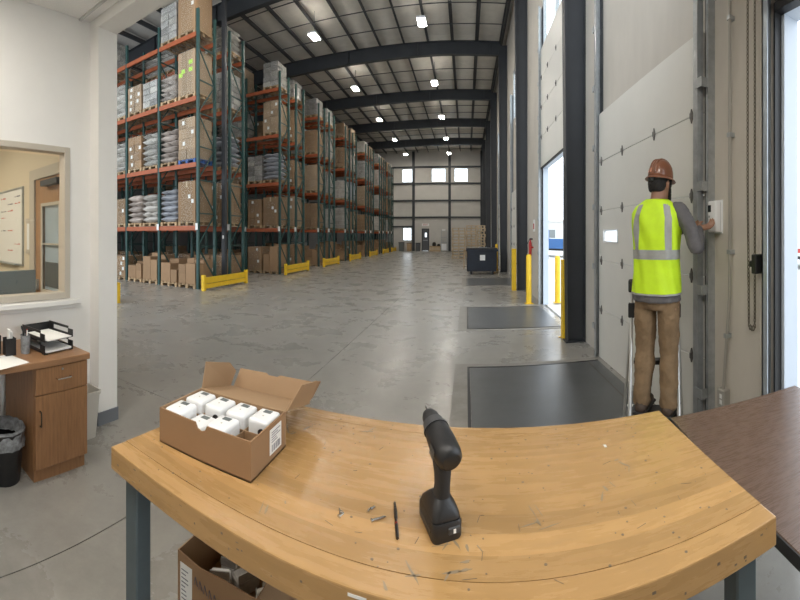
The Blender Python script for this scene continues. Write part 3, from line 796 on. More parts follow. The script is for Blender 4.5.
def load(kind, x, y, z, row, side, lev, h=None, near=True, seed=0, blue=False, slot=0):
    rnd = random.Random(seed)
    lab = '%s, %s from aisle, %s, %s' % (kind_lab[kind], num[slot], lev_name[lev], row_name[row]) + (' rear' if side else '')
    t = thing('pallet_load', lab, 'pallet load', (x, y, z), rnd.uniform(-.012, .012), group='pallet loads in the %s' % row_name[row])
    link('pallet', PALLETB if blue else PALLET, t)
    h = h or rnd.uniform(.95, 1.25)
    B = .115
    if kind in ('big', 'lime'):
        m = 'carton' if kind == 'big' else 'carton_pale'
        if kind == 'lime':
            for i in range(4): link('carton', cart(PW / 4, PD, h, m), t, (-PW / 2 + PW / 8 + i * PW / 4, 0, B))
            for (a, c) in ((.10, .72), (.10, .55), (-.08, .55), (-.14, .48)): link('carton_label', LIME, t, (a * 1.6, -PD / 2, B + h * c))
        else:
            c = link('carton', cart(PW, PD, h, m), t, (0, 0, B))
            link('carton_label', LABEL_SM, c, (.1, -PD / 2 + .003, h * .62)); link('carton_label', LABEL_SM, c, (.22, -PD / 2 + .003, h * .5))
            if near: link('tape', MB().b2(-.03, .03, -PD / 2 - .002, -PD / 2 + .1, h * .85, h + .001).mesh('tape', 'tape'), c)
        link('stretch_wrap', wrapm(h + .06), t)
    elif kind in ('cartons', 'pale'):
        m = 'carton' if kind == 'cartons' else 'carton_pale'
        if near:
            nl = rnd.choice((3, 4, 4)); lh = h / nl
            for l in range(nl):
                nx = 2
                for i in range(nx):
                    for j in range(2):
                        c = link('carton', cart(PW / nx - .008, PD / 2 - .008, lh - .004, m), t, (-PW / 2 + PW / nx * (i + .5) + rnd.uniform(-.008, .008), (j - .5) * PD / 2 + rnd.uniform(-.006, .006), B + l * lh))
                        if j == 0 and rnd.random() < .45: link('carton_label', LABEL_SM, c, (rnd.uniform(-.1, .1), -PD / 4 + .005, lh * .55))
        else:
            o = link('carton_stack', joined(m, h, seed % 3), t, (0, 0, B)); o['kind'] = 'stuff'
        link('stretch_wrap', wrapm(h + .06), t)
    elif kind.startswith('sack'):
        if near:
            nl = max(4, round(h / .165)); lh = h / nl
            for l in range(nl):
                for i in range(2):
                    if l % 2: s_ = link('sack', sack(PW / 2 + .01, PD + .02, lh * 1.05, kind, (seed + l * 2 + i) % 4), t, ((i - .5) * PW / 2 + rnd.uniform(-.015, .015), rnd.uniform(-.02, .02), B + l * lh))
                    else: s_ = link('sack', sack(PW + .02, PD / 2 + .01, lh * 1.05, kind, (seed + l * 2 + i) % 4), t, (rnd.uniform(-.02, .02), (i - .5) * PD / 2 + rnd.uniform(-.015, .015), B + l * lh))
        else:
            o = link('sack_stack', joined(kind, h, seed % 3), t, (0, 0, B)); o['kind'] = 'stuff'
        if rnd.random() < .5: link('stretch_wrap', wrapm(h + .06), t)
    elif kind == 'silver':
        nl = max(3, round(h / .2)); lh = h / nl
        if near:
            for l in range(nl):
                for i in range(2):
                    for j in range(2): link('pack', cart(PW / 2 - .012, PD / 2 - .012, lh - .012, 'pack_silver' if (l + i + j) % 3 else 'sack_white'), t, ((i - .5) * PW / 2 + rnd.uniform(-.008, .008), (j - .5) * PD / 2, B + l * lh))
        else:
            o = link('pack_stack', joined('pack_silver', h, seed % 3), t, (0, 0, B)); o['kind'] = 'stuff'
        link('stretch_wrap', wrapm(h + .06), t)
    elif kind == 'mixed':
        hs = [h * rnd.uniform(.7, 1.05) for _ in range(2)]
        wa = rnd.choice((.40, .28, .36)); wd = [wa, PW - wa]; xc_ = [-PW / 2 + wa / 2, PW / 2 - (PW - wa) / 2]
        for i in range(2):
            for j in range(2):
                hh = hs[i] * (1 if j else rnd.uniform(.75, 1))
                k2 = rnd.choice((1, 2))
                for q in range(k2):
                    c = link('carton', cart(round(wd[i] - .01, 2), round(PD / 2 - .01, 2), round(hh / k2 - .003, 2), 'carton'), t, (xc_[i], (j - .5) * PD / 2, B + q * round(hh / k2, 2)))
                    if j == 0 and rnd.random() < .7: link('carton_label', LABEL_SM, c, (rnd.uniform(-.07, .07), -PD / 4 + .008, hh / k2 * .6))
    return t
ROWY = [8.5, 13.5, 17.6, 21.9, 26.6, 31.0, 34.65]
BACKOFF = [1.57, 1.5, 1.5, 1.5, 1.5, 1.5, 1.5]
NB = [(5, 5), (5, 2), (2, 1), (1, 1), (1, 1), (1, 1), (1, 1)]
# explicit content for the visible face of the first two rows: [level][slot from the aisle end]
FACE = {
 0: [[('mixed', .72), ('mixed', .66), ('mixed', .95), ('mixed', .72), ('cartons', .7), ('mixed', .7), ('mixed', .8), ('cartons', .8), ('mixed', .7), ('mixed', .9)],
     [('big', 1.16), ('sack_blue', .98), ('sack_white', .88), ('sack_grey', .9), ('cartons', .85), ('sack_white', .8), ('pale', 1.), ('sack_grey', .9), ('cartons', 1.), ('sack_white', .9)],
     [('pale', 1.2), ('sack_grey', 1.0), ('sack_white', 1.05), ('cartons', 1.05), ('sack_white', 1.0), ('silver', 1.0), ('pale', 1.), ('cartons', 1.), ('sack_grey', 1.), ('pale', .9)],
     [('lime', 1.25), ('sack_grey', .75), ('silver', .8), ('pale', .85), ('sack_white', 1.1), ('silver', 1.1), ('pale', 1.), None, ('silver', 1.), None],
     [('big', 1.5), ('silver', 1.05), None, None, None, ('silver', 1.0)]],
 1: [[('mixed', 1.0), ('cartons', .95), ('mixed', .8), ('mixed', .8), ('cartons', .8), ('mixed', .7), ('mixed', .7), ('cartons', .9), ('mixed', .6), ('mixed', .6)],
     [('big', 1.1), ('cartons', 1.05), ('pale', .6), ('sack_white', .9), ('cartons', .8), ('sack_grey', .9), ('pale', .9), ('cartons', .9), ('sack_white', .9), None],
     [('sack_blue', 1.05), ('silver', 1.0), ('pale', 1.0), ('sack_white', 1.0), ('sack_grey', 1.0), None, ('silver', 1.0), None, ('pale', 1.), None],
     [('pale', 1.2), None, ('silver', 1.0), ('sack_grey', 1.0), None, ('pale', 1.0), None, ('silver', 1.), None, None],
     [('silver', .95), None, ('pale', 1.0), None, ('silver', .9), None, None, None, None, None]]}
rk = random.Random(21)
pool = [['mixed', 'cartons', 'mixed', 'big'], ['cartons', 'pale', 'big', 'sack_white'], ['sack_blue', 'pale', 'cartons', 'sack_white'], ['pale', 'cartons', 'silver', 'sack_grey'], ['silver', 'pale', 'cartons', 'sack_white']]
sd = 0
for r in range(7):
    for side in (0, 1):
        Y = ROWY[r] + (BACKOFF[r] if side else 0)
        nb = NB[r][side]
        rack(r, side, Y, nb)
        for lev in range(5):
            for s_ in range(nb * 2):
                sd += 1
                if side == 0 and r in FACE:
                    e = FACE[r][lev][s_] if s_ < len(FACE[r][lev]) else None
                    if e is None: continue
                    kd, h = e
                else:
                    if s_ > 1 and rk.random() < .35: continue
                    kd = rk.choice(pool[lev]); h = (rk.uniform(.95, 1.3) if lev < 4 else rk.uniform(.7, .88)) if lev else rk.uniform(.75, 1.1)
                    if r == 0 and side == 1 and lev in (0,): h = .75
                bay = s_ // 2
                x = XE - BAY * bay - (.41 if s_ % 2 == 0 else 1.14)
                load(kd, x, Y + RDEP / 2 - .02, LEV[lev - 1] + .0101 if lev else 0.0, r, side, lev, h, near=(r < 2 and s_ < 6), slot=s_, seed=sd, blue=(r == 0 and side == 0 and lev == 2 and s_ == 0))
    # end guard
    g = thing('rack_guard', 'yellow steel end guard protecting the aisle end of the %s' % row_name[r], 'rack guard', (-6.65, ROWY[r] - .15, 0), group='yellow rack end guards')
    D = 2.15 if r < 5 else 2.0
    part('rail', 'yellow', g, (-.03, .03, .0, D, .2, .36)); part('rail', 'yellow', g, (-.03, .03, 0, D, .06, .18))
    for yy in (0, D): part('post', 'yellow', g, (-.05, .05, yy - .05, yy + .05, 0, .43), bevel=.008)
# guard on the near aisle beside the pilaster
g = thing('aisle_guard', 'short yellow guard standing on the floor beside the white pilaster', 'rack guard', (-6.86, 5.5, 0))
part('rail', 'yellow', g, (-.9, -.05, -.03, .03, .25, .40)); part('rail', 'yellow', g, (-.9, -.05, -.03, .03, .08, .2)); part('post', 'yellow', g, (-.06, .06, -.05, .05, 0, .46)); part('post', 'yellow', g, (-1.0, -.88, -.05, .05, 0, .46))
# slim building column standing in the flue of the first two rack rows
for y, nm in ((ROWY[0] + 1.2, 'first'),):
    o = MB().b2(-6.98, -6.86, y - .06, y + .06, 0, 9.2).b2(-7.03, -6.81, y - .1, y + .1, 0, .02).build('interior_column', 'dark_steel')
    struct(o, 'slim grey building column between the two sides of the %s rack row' % nm, 'column')
    part('column_sign', 'paper_white', o, (-6.95, -6.89, y - .065, y - .06, 1.42, 1.52))

# ================================================================== HIGH-BAY LIGHTS
lens = MB().b2(-.13, .13, -.26, .26, -.012, 0).mesh('lens', 'lamp_lens')
upl = MB().b2(.105, .145, -.28, .28, .06, .066).b2(-.145, -.105, -.28, .28, .06, .066).mesh('uplight_lens', 'uplight')
hous = MB().b2(-.15, .15, -.3, .3, 0, .06).b2(-.1, .1, -.2, .2, .06, .11).mesh('housing', 'white_plastic')
LX = [-1.5, -5.4]
for k, y in enumerate([7.95, 13.3, 18.65, 24.0, 29.35, 34.7]):
    for j, x in enumerate(LX):
        lab = '%s high-bay lamp from the office, in the line over the %s' % (ordn[k], ['open dock-side floor', 'rack aisle ends'][j])
        t = thing('high_bay_lamp', lab, 'lamp', (x, y - .12, 8.77), group='high-bay lamps')
        link('lens', lens, t); link('housing', hous, t); link('uplight_lens', upl, t)
        MB().tube([(0, 0, .11), (0, 0, roofz(x) + .19 - 8.77)], .008, 6).build('hanger', 'purlin', t)

# ================================================================== FAR FLOOR ITEMS
t = thing('steel_bin', 'navy steel tipping bin with sloped lid on skids', 'bin', (.62, 15.6, 0))
b = MB(); b.prism([(-.5, .12), (.5, .12), (.5, .95), (-.5, .95)], -.58, .58, 'x'); b.build('bin_body', 'navy_bin', t, bevel=.02)
part('rim', 'navy_bin', t, (-.62, .62, -.54, -.48, .9, .98), (-.62, .62, .48, .54, .9, .98), (-.62, -.56, -.48, .48, .9, .98), (.56, .62, -.48, .48, .9, .98))
part('lid', 'black_plastic', t, (-.6, .6, -.52, .52, .98, 1.02), bevel=.01)
part('label_sheet', 'paper_white', t, (-.08, .12, -.506, -.5, .55, .76)); part('bag_on_lid', 'bag_grey', t, (-.1, .22, -.45, -.2, 1.02, 1.06), bevel=.015)
for sx in (-.45, .38): part('skid', 'black_edge', t, (sx, sx + .08, -.5, .5, 0, .12))
part('push_handle', 'pallet_wood', t, (-.72, -.68, -.3, -.26, .2, .95), (-.72, -.58, -.3, -.26, .88, .95))
def pallet_stack(x, y, n, w, d, label, base=0.0):
    b = MB(); h = .135
    b.b2(-w / 2, w / 2, -d / 2, -d / 2 + .14, .16, .2); b.b2(-w / 2, w / 2, d / 2 - .14, d / 2, .16, .2); b.b2(-w / 2, w / 2, -.1, .1, .16, .2)
    for xx in (-w / 2, -.045, w / 2 - .09): b.b2(xx, xx + .09, -d / 2 + .02, d / 2 - .02, .035, .16)
    b.b2(-w / 2, w / 2, -d / 2, -d / 2 + .12, 0, .035); b.b2(-w / 2, w / 2, d / 2 - .12, d / 2, 0, .035)
    pm_ = b.mesh('pallet', 'pallet_wood_pale')
    for k in range(n):
        o = link('empty_pallet', pm_, None, (x + random.uniform(-.03, .03), y + random.uniform(-.03, .03), k * .2002))
        tag(o, 'empty pallet, %s from the floor in the stack %s' % (num[k], label), 'pallet', 'empty pallets near the navy bin')
    return
pallet_stack(-.47, 25.6, 10, .88, .9, 'toward the racks from the navy bin')
pallet_stack(.36, 27.2, 11, .72, .9, 'straight behind the navy bin')
pallet_stack(1.05, 27.2, 11, .56, .9, 'against the dock wall')
for k, (x, w, h, m) in enumerate([(-6.15, .5, .85, 'screen_grey'), (-5.4, .45, .8, 'pallet_wood'), (-4.55, .42, .8, 'door_grey')]):
    t = thing('waste_bin', ['dark waste bin under the low end-wall window', 'brown waste bin under the low end-wall window', 'black waste bin beside the exit door'][k], 'bin', (x, BACK - .55, 0))
    MB().prism([(-w / 2 * .85, 0), (w / 2 * .85, 0), (w / 2, h - .06), (-w / 2, h - .06)], -.2, .2, 'y').build('bin_body', m, t, bevel=.02)
    part('lid', 'black_plastic', t, (-w / 2 - .02, w / 2 + .02, -.22, .22, h - .06, h), bevel=.01)
t = thing('crate', 'open pale wooden crate holding black gear by end wall', 'crate', (-2.9, BACK - .7, 0))
part('crate_body', 'pallet_wood_pale', t, (-.5, .5, -.3, .3, 0, .5)); part('batten', 'pallet_wood', t, (-.52, .52, -.33, -.3, .4, .5), (-.52, .52, -.33, -.3, 0, .1))
t = thing('equipment_bag', 'black equipment bag on top of the pale crate', 'bag', (-3.0, BACK - .7, .5))
b = MB(); b.lathe([(.16, 0), (.2, .1), (.17, .28), (.1, .36)], 12); b.lathe([(.14, 0), (.16, .08), (.08, .2)], 12, c=(.42, 0)); b.build('bag_body', 'black_plastic', t, smooth=True); part('strap', 'rubber', t, (-.03, .03, -.2, -.17, .05, .35))
t = thing('shelf_cart', 'white shelving cart with papers beside the far pallets', 'cart', (-2.05, BACK - .6, 0))
for sx in (-.3, .27):
    for sy in (-.2, .17): part('post', 'galv', t, (sx, sx + .03, sy, sy + .03, 0, 1.95))
for z in (.08, .8, 1.3, 1.9): part('shelf', 'galv', t, (-.3, .3, -.2, .2, z, z + .03))
part('box', 'white_plastic', t, (-.25, .2, -.18, .15, .11, .7)); part('box', 'paper_white', t, (-.2, .1, -.18, .15, 1.93, 2.1))
t = thing('exit_sign', 'small exit sign above the grey door in the end wall', 'sign', (-3.9, BACK, 2.4))
part('board', 'paper_white', t, (-.35, .35, -.03, 0, 0, .25)); letters('EXIT', 'lettering', 'exit_red', t, (0, -.032, .125), (PI / 2, 0, 0), .22)

# ================================================================== WORKBENCH
BR = -.066
BC = Vector((-.132, 1.0205))     # centre of the top
def rotp(u, v, c=BC, a=BR): return (c[0] + u * math.cos(a) - v * math.sin(a), c[1] + u * math.sin(a) + v * math.cos(a))
BL, BD, BZ = 1.62, .655, .87
bench = thing('workbench', 'worn maple butcher-block workbench on dark steel legs', 'workbench', (BC[0], BC[1], 0), BR)
NS = 11; sw = BD / NS
rb = random.Random(4)
for i in range(NS):
    b = MB(); b.b2(-BL / 2, BL / 2, -BD / 2 + i * sw, -BD / 2 + (i + 1) * sw, BZ - .068, BZ)
    o = b.build('stave', 'wood_bench', bench, bevel=.0035 if i in (0, NS - 1) else 0, seg=2)
for sx in (-1, 1):
    for sy in (-1, 1):
        part('leg', 'bench_steel', bench, *[tuple([min(sx * (BL / 2 - .035), sx * (BL / 2 - .092)), max(sx * (BL / 2 - .035), sx * (BL / 2 - .092)), min(sy * (BD / 2 - .03), sy * (BD / 2 - .087)), max(sy * (BD / 2 - .03), sy * (BD / 2 - .087)), 0, BZ - .068])], bevel=.004)
    if sx > 0: part('stretcher', 'bench_steel', bench, (.735, .775, -BD / 2 + .087, BD / 2 - .087, .12, .17))
    part('apron', 'bench_steel', bench, (min(sx * .735, sx * .775), max(sx * .735, sx * .775), -BD / 2 + .087, BD / 2 - .087, BZ - .13, BZ - .07))
part('apron', 'bench_steel', bench, (-.72, .72, BD / 2 - .087, BD / 2 - .047, BZ - .13, BZ - .07))
# wear: holes, nicks, scuffs with their own shapes
b = MB()
for k in range(150):
    u = rb.uniform(-BL / 2 + .03, BL / 2 - .03); v = rb.uniform(-BD / 2 + .02, BD / 2 - .02); r = rb.uniform(.0012, .0036)
    b.cyl((u, v, BZ - .001), r, .0014, 7)
for k in range(36):
    u = rb.uniform(-BL / 2 + .05, BL / 2 - .06); v = rb.uniform(-BD / 2 + .03, BD / 2 - .04); a = rb.choice((.2, 1.3, 1.6, 2.6)) + rb.uniform(-.2, .2); l = rb.uniform(.006, .03)
    b.bar((u, v, BZ + .0001), (u + l * math.cos(a), v + l * math.sin(a), BZ + .0001), .0011, .0008)
for k in range(34):
    u = rb.uniform(-BL / 2 + .03, BL / 2 - .03); zz = rb.uniform(.012, .06); b.b2(u, u + rb.uniform(.002, .009), -BD / 2 - .0004, -BD / 2 + .001, BZ - zz - rb.uniform(.001, .006), BZ - zz)
o = b.build('nick', 'bench_mark', bench); o['kind'] = 'stuff'
b = MB()
def blotch(u, v, l, w, a):
    n = 14
    pts = [(u + math.cos(a) * l * math.cos(t) * q - math.sin(a) * w * math.sin(t) * q, v + math.sin(a) * l * math.cos(t) * q + math.cos(a) * w * math.sin(t) * q) for t, q in ((2 * PI * k / n, rb.uniform(.55, 1.1)) for k in range(n))]
    b.prism(pts, BZ - .001, BZ + .0003)
for (u, v) in ((-.45, .12), (-.40, .2), (.30, -.10), (.33, -.12), (.12, -.24), (.15, -.21), (.1, -.2), (-.62, -.1), (.5, -.05), (-.2, .22), (.55, .05), (-.3, -.2), (.02, -.28)):
    for q in range(3): blotch(u + rb.uniform(-.03, .03), v + rb.uniform(-.03, .03), rb.uniform(.008, .03), rb.uniform(.001, .004), rb.choice((.3, 1.9, 2.2, 1.2)))
o = b.build('scuff', 'bench_scuff', bench); o['kind'] = 'stuff'
part('paint_chip', 'paper_white', bench, (.545, .553, .152, .168, BZ - .001, BZ + .0005))
part('inset_strip', 'paper_white', bench, (-.065, -.028, -BD / 2 - .0006, -BD / 2 + .001, BZ - .016, BZ - .010))

# ---- open carton of units on the bench
X0, X1, Y0, Y1, H = -.882, -.543, .882, 1.09, .11
bx = thing('open_carton', 'open brown carton with flaps up holding white units on workbench', 'carton', ((X0 + X1) / 2, (Y0 + Y1) / 2, BZ))
hx, hy = (X1 - X0) / 2, (Y1 - Y0) / 2; tk = .004
part('carton_bottom', 'carton_in', bx, (-hx, hx, -hy, hy, 0.0005, .005))
b = MB()
notch = [(-hx, 0), (hx, 0), (hx, H), (.022, H), (.014, H - .016), (0, H - .021), (-.014, H - .016), (-.022, H), (-hx, H)]
b.prism(notch, -hy, -hy + tk, 'y'); b.build('carton_front', 'carton_new', bx)
part('carton_rear', 'carton_in', bx, (-hx, hx, hy - tk, hy, 0.0005, H))
part('carton_side', 'carton_new', bx, (hx - tk, hx, -hy + tk, hy - tk, 0.0005, H)); part('carton_side', 'carton_in', bx, (-hx, -hx + tk, -hy + tk, hy - tk, 0.0005, H))
def sheet(name, pts, m, parent, t=.0035):
    P = [Vector(p) for p in pts]; nrm = (P[1] - P[0]).cross(P[2] - P[0]).normalized() * t
    n = len(P)
    MB().add([tuple(p) for p in P] + [tuple(p - nrm) for p in P], [tuple(range(n)), tuple(range(n, 2 * n))[::-1]] + [(i, (i + 1) % n, (i + 1) % n + n, i + n) for i in range(n)]).build(name, m, parent)
dz = .06
sheet('lid_panel', [(-hx, hy, H), (hx, hy, H), (hx, hy + .195, dz), (-hx, hy + .195, dz)], 'carton_in', bx)
sheet('lid_front_flap', [(-hx + .01, hy + .196, dz), (hx - .004, hy + .196, dz), (hx - .012, hy + .232, dz + .062), (.03, hy + .234, dz + .064), (.02, hy + .230, dz + .058), (-.02, hy + .230, dz + .058), (-.03, hy + .234, dz + .064), (-hx + .02, hy + .232, dz + .062)], 'carton_in', bx)
sheet('lid_side_flap', [(-hx, hy + .01, H - .004), (-hx, hy + .19, dz + .002), (-hx + .01, hy + .215, dz + .055), (-hx + .004, hy + .18, dz + .095), (-hx - .002, hy + .035, H + .085)], 'carton_in', bx)
sheet('lid_side_flap', [(hx, hy + .01, H - .004), (hx, hy + .19, dz + .002), (hx + .028, hy + .20, dz + .075), (hx + .03, hy + .19, dz + .084), (hx + .028, hy + .06, H + .065)], 'carton_in', bx)
sheet('lid_tab', [(hx + .002, hy + .19, dz + .01), (hx + .004, hy + .215, dz + .015), (hx + .03, hy + .225, dz + .07), (hx + .028, hy + .20, dz + .078)], 'carton_new', bx)
lb = part('shipping_label', 'paper_white', bx, (hx, hx + .0008, .0, .072, .022, .095))
b = MB()
for k in range(9): b.b2(hx + .0008, hx + .0012, .012 + k * .006, .012 + k * .006 + rb.uniform(.001, .004), .028, .048)
for k in range(5): b.b2(hx + .0008, hx + .0012, .01, .03 + rb.uniform(0, .035), .055 + k * .007, .057 + k * .007)
b.build('label_print', 'ink', bx)['kind'] = 'stuff'
part('divider', 'carton_in', bx, (-hx + tk, hx - tk, -.003, 0, .005, .075)); 
for k in (-1, 0, 1): part('divider', 'carton_in', bx, (k * .083 - .0015, k * .083 + .0015, -hy + tk, hy - tk, .005, .075))
UW, UD, UH = .070, .086, .085
um = MB().b2(-UW / 2, UW / 2, -UD / 2, UD / 2, 0, UH).mesh('housing', 'white_plastic', smooth=True, bevel=.013, seg=4)
us = MB().b2(-.013, .013, .012, .03, UH - .0003, UH + .0008).mesh('screen', 'screen_grey')
ub = MB().cyl((0, -.008, UH - .0003), .003, .001, 8).mesh('button', 'bin_beige')
up_ = MB().cyl((0, 0, 0), .011, .004, 12, M=Matrix.Translation((.015, -UD / 2, UH * .62)) @ Matrix.Rotation(PI / 2, 4, 'X')).mesh('port', 'black_plastic')
slots = [(-.124, .05, .024), (-.0415, .05, .024), (.0415, .05, .024), (.124, .05, .024), (-.124, -.052, .024), (-.0415, -.052, .003), (.0415, -.052, .022)]
lab = ['white unit at the desk-side corner of the front row in carton', 'white unit beside the empty slot in the carton front row', 'white unit sunk low behind the notch of the open carton']
for k, (u, v, dz_) in enumerate(slots):
    t = thing('sensor_unit', 'white unit, %s from the desk side in the rear row of the carton' % ordn[k] if k < 4 else (lab[2] if k == 5 else lab[k // 4 - 1 if k == 4 else 1]), 'unit', ((X0 + X1) / 2 + u, (Y0 + Y1) / 2 + v, BZ + .0055 + dz_ - .003), rb.uniform(-.05, .05), group='white units in the open carton')
    link('housing', um, t); link('screen', us, t); link('button', ub, t)
    if k in (1, 3): link('port', up_, t)
    if dz_ > .004:
        o = part('packing_block', 'carton_in', bx, (u - .03, u + .03, v - .036, v + .036, .005, .0055 + dz_ - .003))

# ---- cordless drill
dr = thing('cordless_drill', 'black cordless drill standing upright on its battery', 'drill', (-.060, .885, BZ), .42)
dr.scale = (.93, .93, .86)
# local: +Y points away along the chuck axis from the rear of the motor toward the bit
def rrect(w, d, r, z, oy=0, ox=0, n=5, tilt=0):
    out = []
    for cx_, cy_, a0 in ((w / 2 - r, d / 2 - r, 0), (-w / 2 + r, d / 2 - r, PI / 2), (-w / 2 + r, -d / 2 + r, PI), (w / 2 - r, -d / 2 + r, 1.5 * PI)):
        for k in range(n):
            a = a0 + PI / 2 * k / (n - 1); x_ = cx_ + r * math.cos(a); y_ = cy_ + r * math.sin(a)
            out.append((x_ + ox, y_ + oy, z + tilt * y_))
    return out
MB().rings([rrect(.070, .112, .012, 0), rrect(.074, .116, .012, .006), rrect(.074, .116, .012, .042), rrect(.070, .112, .012, .048)]).build('battery', 'black_plastic', dr, smooth=True)
part('battery_latch', 'drill_grey', dr, (.0, .03, -.061, -.055, .018, .036), bevel=.002); part('battery_badge', 'paper_white', dr, (.012, .018, -.0622, -.061, .022, .032)); part('battery_side', 'drill_grey', dr, (-.0382, -.036, -.04, .04, .02, .026))
MB().rings([rrect(.070, .108, .014, .049), rrect(.068, .104, .016, .060, -.002), rrect(.056, .080, .02, .078, -.006), rrect(.040, .052, .018, .092, -.010)]).build('foot', 'black_plastic', dr, smooth=True)
MB().rings([rrect(.037, .046, .015, .088, -.012), rrect(.034, .042, .015, .12, -.018), rrect(.036, .046, .016, .15, -.020), rrect(.042, .056, .018, .185, -.016), rrect(.046, .062, .018, .205, -.010)]).build('grip', 'rubber', dr, smooth=True)
MB().rings([rrect(.014, .022, .006, .150, .012), rrect(.016, .026, .007, .172, .016), rrect(.014, .02, .006, .19, .018)]).build('trigger', 'drill_grey', dr, smooth=True)
# motor head: lofted along an axis pointing forward and a little up
ax = Matrix.Translation((0, -.075, .213)) @ Matrix.Rotation(math.radians(-74), 4, 'X')
ell = lambda rx, ry, z, n=18: [(rx * math.cos(2 * PI * k / n), ry * math.sin(2 * PI * k / n), z) for k in range(n)]
MB().rings([ell(.022, .024, -.004), ell(.029, .033, .003), ell(.032, .037, .02), ell(.033, .037, .06), ell(.032, .034, .085), ell(.029, .031, .105)], M=ax).build('motor_housing', 'black_plastic', dr, smooth=True)
MB().rings([ell(.0325, .0345, .1), ell(.0325, .0345, .106)], M=ax).build('clutch_ring', 'drill_grey', dr, smooth=True)
MB().rings([ell(.029, .030, .106), ell(.027, .028, .128)], M=ax).build('torque_collar', 'drill_grey', dr, smooth=True)
MB().rings([ell(.022, .022, .128), ell(.022, .022, .150), ell(.016, .016, .165), ell(.008, .008, .172)], M=ax).build('chuck', 'rubber', dr, smooth=True)
MB().rings([ell(.0025, .0025, .170, 6), ell(.0025, .0025, .188, 6), ell(.0006, .0006, .196, 6)], M=ax).build('driver_bit', 'steel_dark', dr)
b = MB()
for k in range(4): b.b2(-.0352, -.034, -.014 + k * .008, -.010 + k * .008, .02, .05, M=ax)
b.build('vent', 'drill_grey', dr)
part('selector', 'drill_grey', dr, (-.012, .012, -.03, -.005, .252, .262), bevel=.003)

# ---- drill bit and screws on the bench
def screw(name, label, p, a, L, r, head):
    t = thing(name, label, 'screw', (p[0], p[1], BZ), a)
    R = Matrix.Translation((0, 0, r * 1.15)) @ Matrix.Rotation(PI / 2, 4, 'Y')
    b = MB(); prof = []
    for k in range(9): prof += [(r * (.78 if k % 2 else 1), -L / 2 + L * k / 10)]
    prof.append((r * .2, L / 2)); b.lathe(prof, 8, M=R); b.build('shank', 'steel_bright', t)
    MB().lathe([(head, -L / 2 - .004), (head, -L / 2 - .002), (r * .8, -L / 2)], 10, M=Matrix.Translation((0, 0, head * .55 - r * 1.15 + r * 1.15)) @ Matrix.Rotation(PI / 2, 4, 'Y')).build('head', 'steel_bright', t)
def bp(pxx, pyy, z=BZ):
    th = (pxx - XV) / FPX; r = (EYE - z) * FPX / (pyy - YV); return (r * math.sin(th), r * math.cos(th))
p = bp(379.5, 519.5); screw('wood_screw', 'stubby bright screw lying next to the drill bit', p, .6, .034, .0028, .005)
p = bp(340, 511); screw('wood_screw', 'bright screw lying alone farthest from the drill', p, 2.2, .016, .002, .006)
p = bp(342, 515.5); screw('wood_screw', 'tiny screw touching the lone bright screw', p, 1.1, .014, .002, .005)
p = bp(369, 510.5); screw('wood_screw', 'tiny screw behind the stubby bright screw', p, 1.5, .010, .002, .004)
p = bp(373.5, 508); screw('wood_screw', 'tiny upright-headed screw between stubby screw and carton', p, 1.0, .010, .002, .004)
A_ = bp(394.7, 503); B_ = bp(397.5, 541)
t = thing('drill_bit', 'long dark double-ended driver bit lying on the bench', 'drill bit', ((A_[0] + B_[0]) / 2, (A_[1] + B_[1]) / 2, BZ), math.atan2(A_[1] - B_[1], A_[0] - B_[0]))
R = Matrix.Translation((0, 0, .0042)) @ Matrix.Rotation(PI / 2, 4, 'Y')
MB().lathe([(.0035, -.058), (.004, -.05), (.004, -.02), (.0032, -.018), (.0032, .0)], 6, M=R).build('hex_shank', 'steel_dark', t)
MB().lathe([(.0034, 0), (.0042, .004), (.0042, .03), (.0034, .034)], 8, M=R).build('collar', 'steel_dark', t); MB().lathe([(.0036, -.016), (.0036, -.012)], 8, M=R).build('colour_ring', 'red_ring', t)
b = MB(); prof = [(.003 * (.8 if k % 2 else 1.15), .034 + k * .003) for k in range(8)] + [(.0008, .06)]; b.lathe(prof, 8, M=R).build('flutes', 'steel_dark', t)

# ---- carton of scrap under the bench
t = thing('scrap_carton', 'open brown carton of scrap packaging under the workbench', 'carton', (-.76, 1.15, 0))
w2, d2, hh = .16, .14, .43
part('carton_bottom', 'carton_new', t, (-w2, w2, -d2, d2, 0, .005))
b = MB(); b.prism([(-w2, 0), (w2, 0), (w2, hh), (.04, hh), (-.06, hh - .012), (-w2, hh)], -d2, -d2 + .004, 'y'); b.build('carton_front', 'carton_new', t)
part('carton_rear', 'carton_new', t, (-w2, w2, d2 - .004, d2, 0, hh)); part('carton_side', 'carton_new', t, (-w2, -w2 + .004, -d2 + .004, d2 - .004, 0, hh)); part('carton_side', 'carton_new', t, (w2 - .004, w2, -d2 + .004, d2 - .004, 0, hh))
sheet('flap', [(w2, -d2 + .01, hh), (w2, d2 - .01, hh), (w2 + .085, d2 - .02, hh - .06), (w2 + .085, -d2 + .02, hh - .06)], 'carton_in', t)
part('label_sheet', 'paper_white', t, (-w2 + .012, -w2 + .065, -d2 - .001, -d2, .24, hh - .035))
b = MB()
for k in range(9): b.b2(-w2 + .018, -w2 + .018 + rb.uniform(.015, .042), -d2 - .0016, -d2 - .001, .26 + k * .014, .263 + k * .014)
b.build('label_print', 'ink', t)['kind'] = 'stuff'
b = MB()
for k in range(6):
    zz = hh - .05 - .004 * k
    b.bar((-.085 + k * .02, -d2 - .0008, zz - .03), (-.08 + k * .02, -d2 - .0008, zz), .003, .0006); b.bar((-.08 + k * .02, -d2 - .0008, zz), (-.07 + k * .02, -d2 - .0008, zz - .028), .003, .0006)
b.build('handwriting', 'ink', t)['kind'] = 'stuff'
part('filler', 'carton_new', t, (-w2 + .005, w2 - .005, -d2 + .005, d2 - .005, .005, .24))
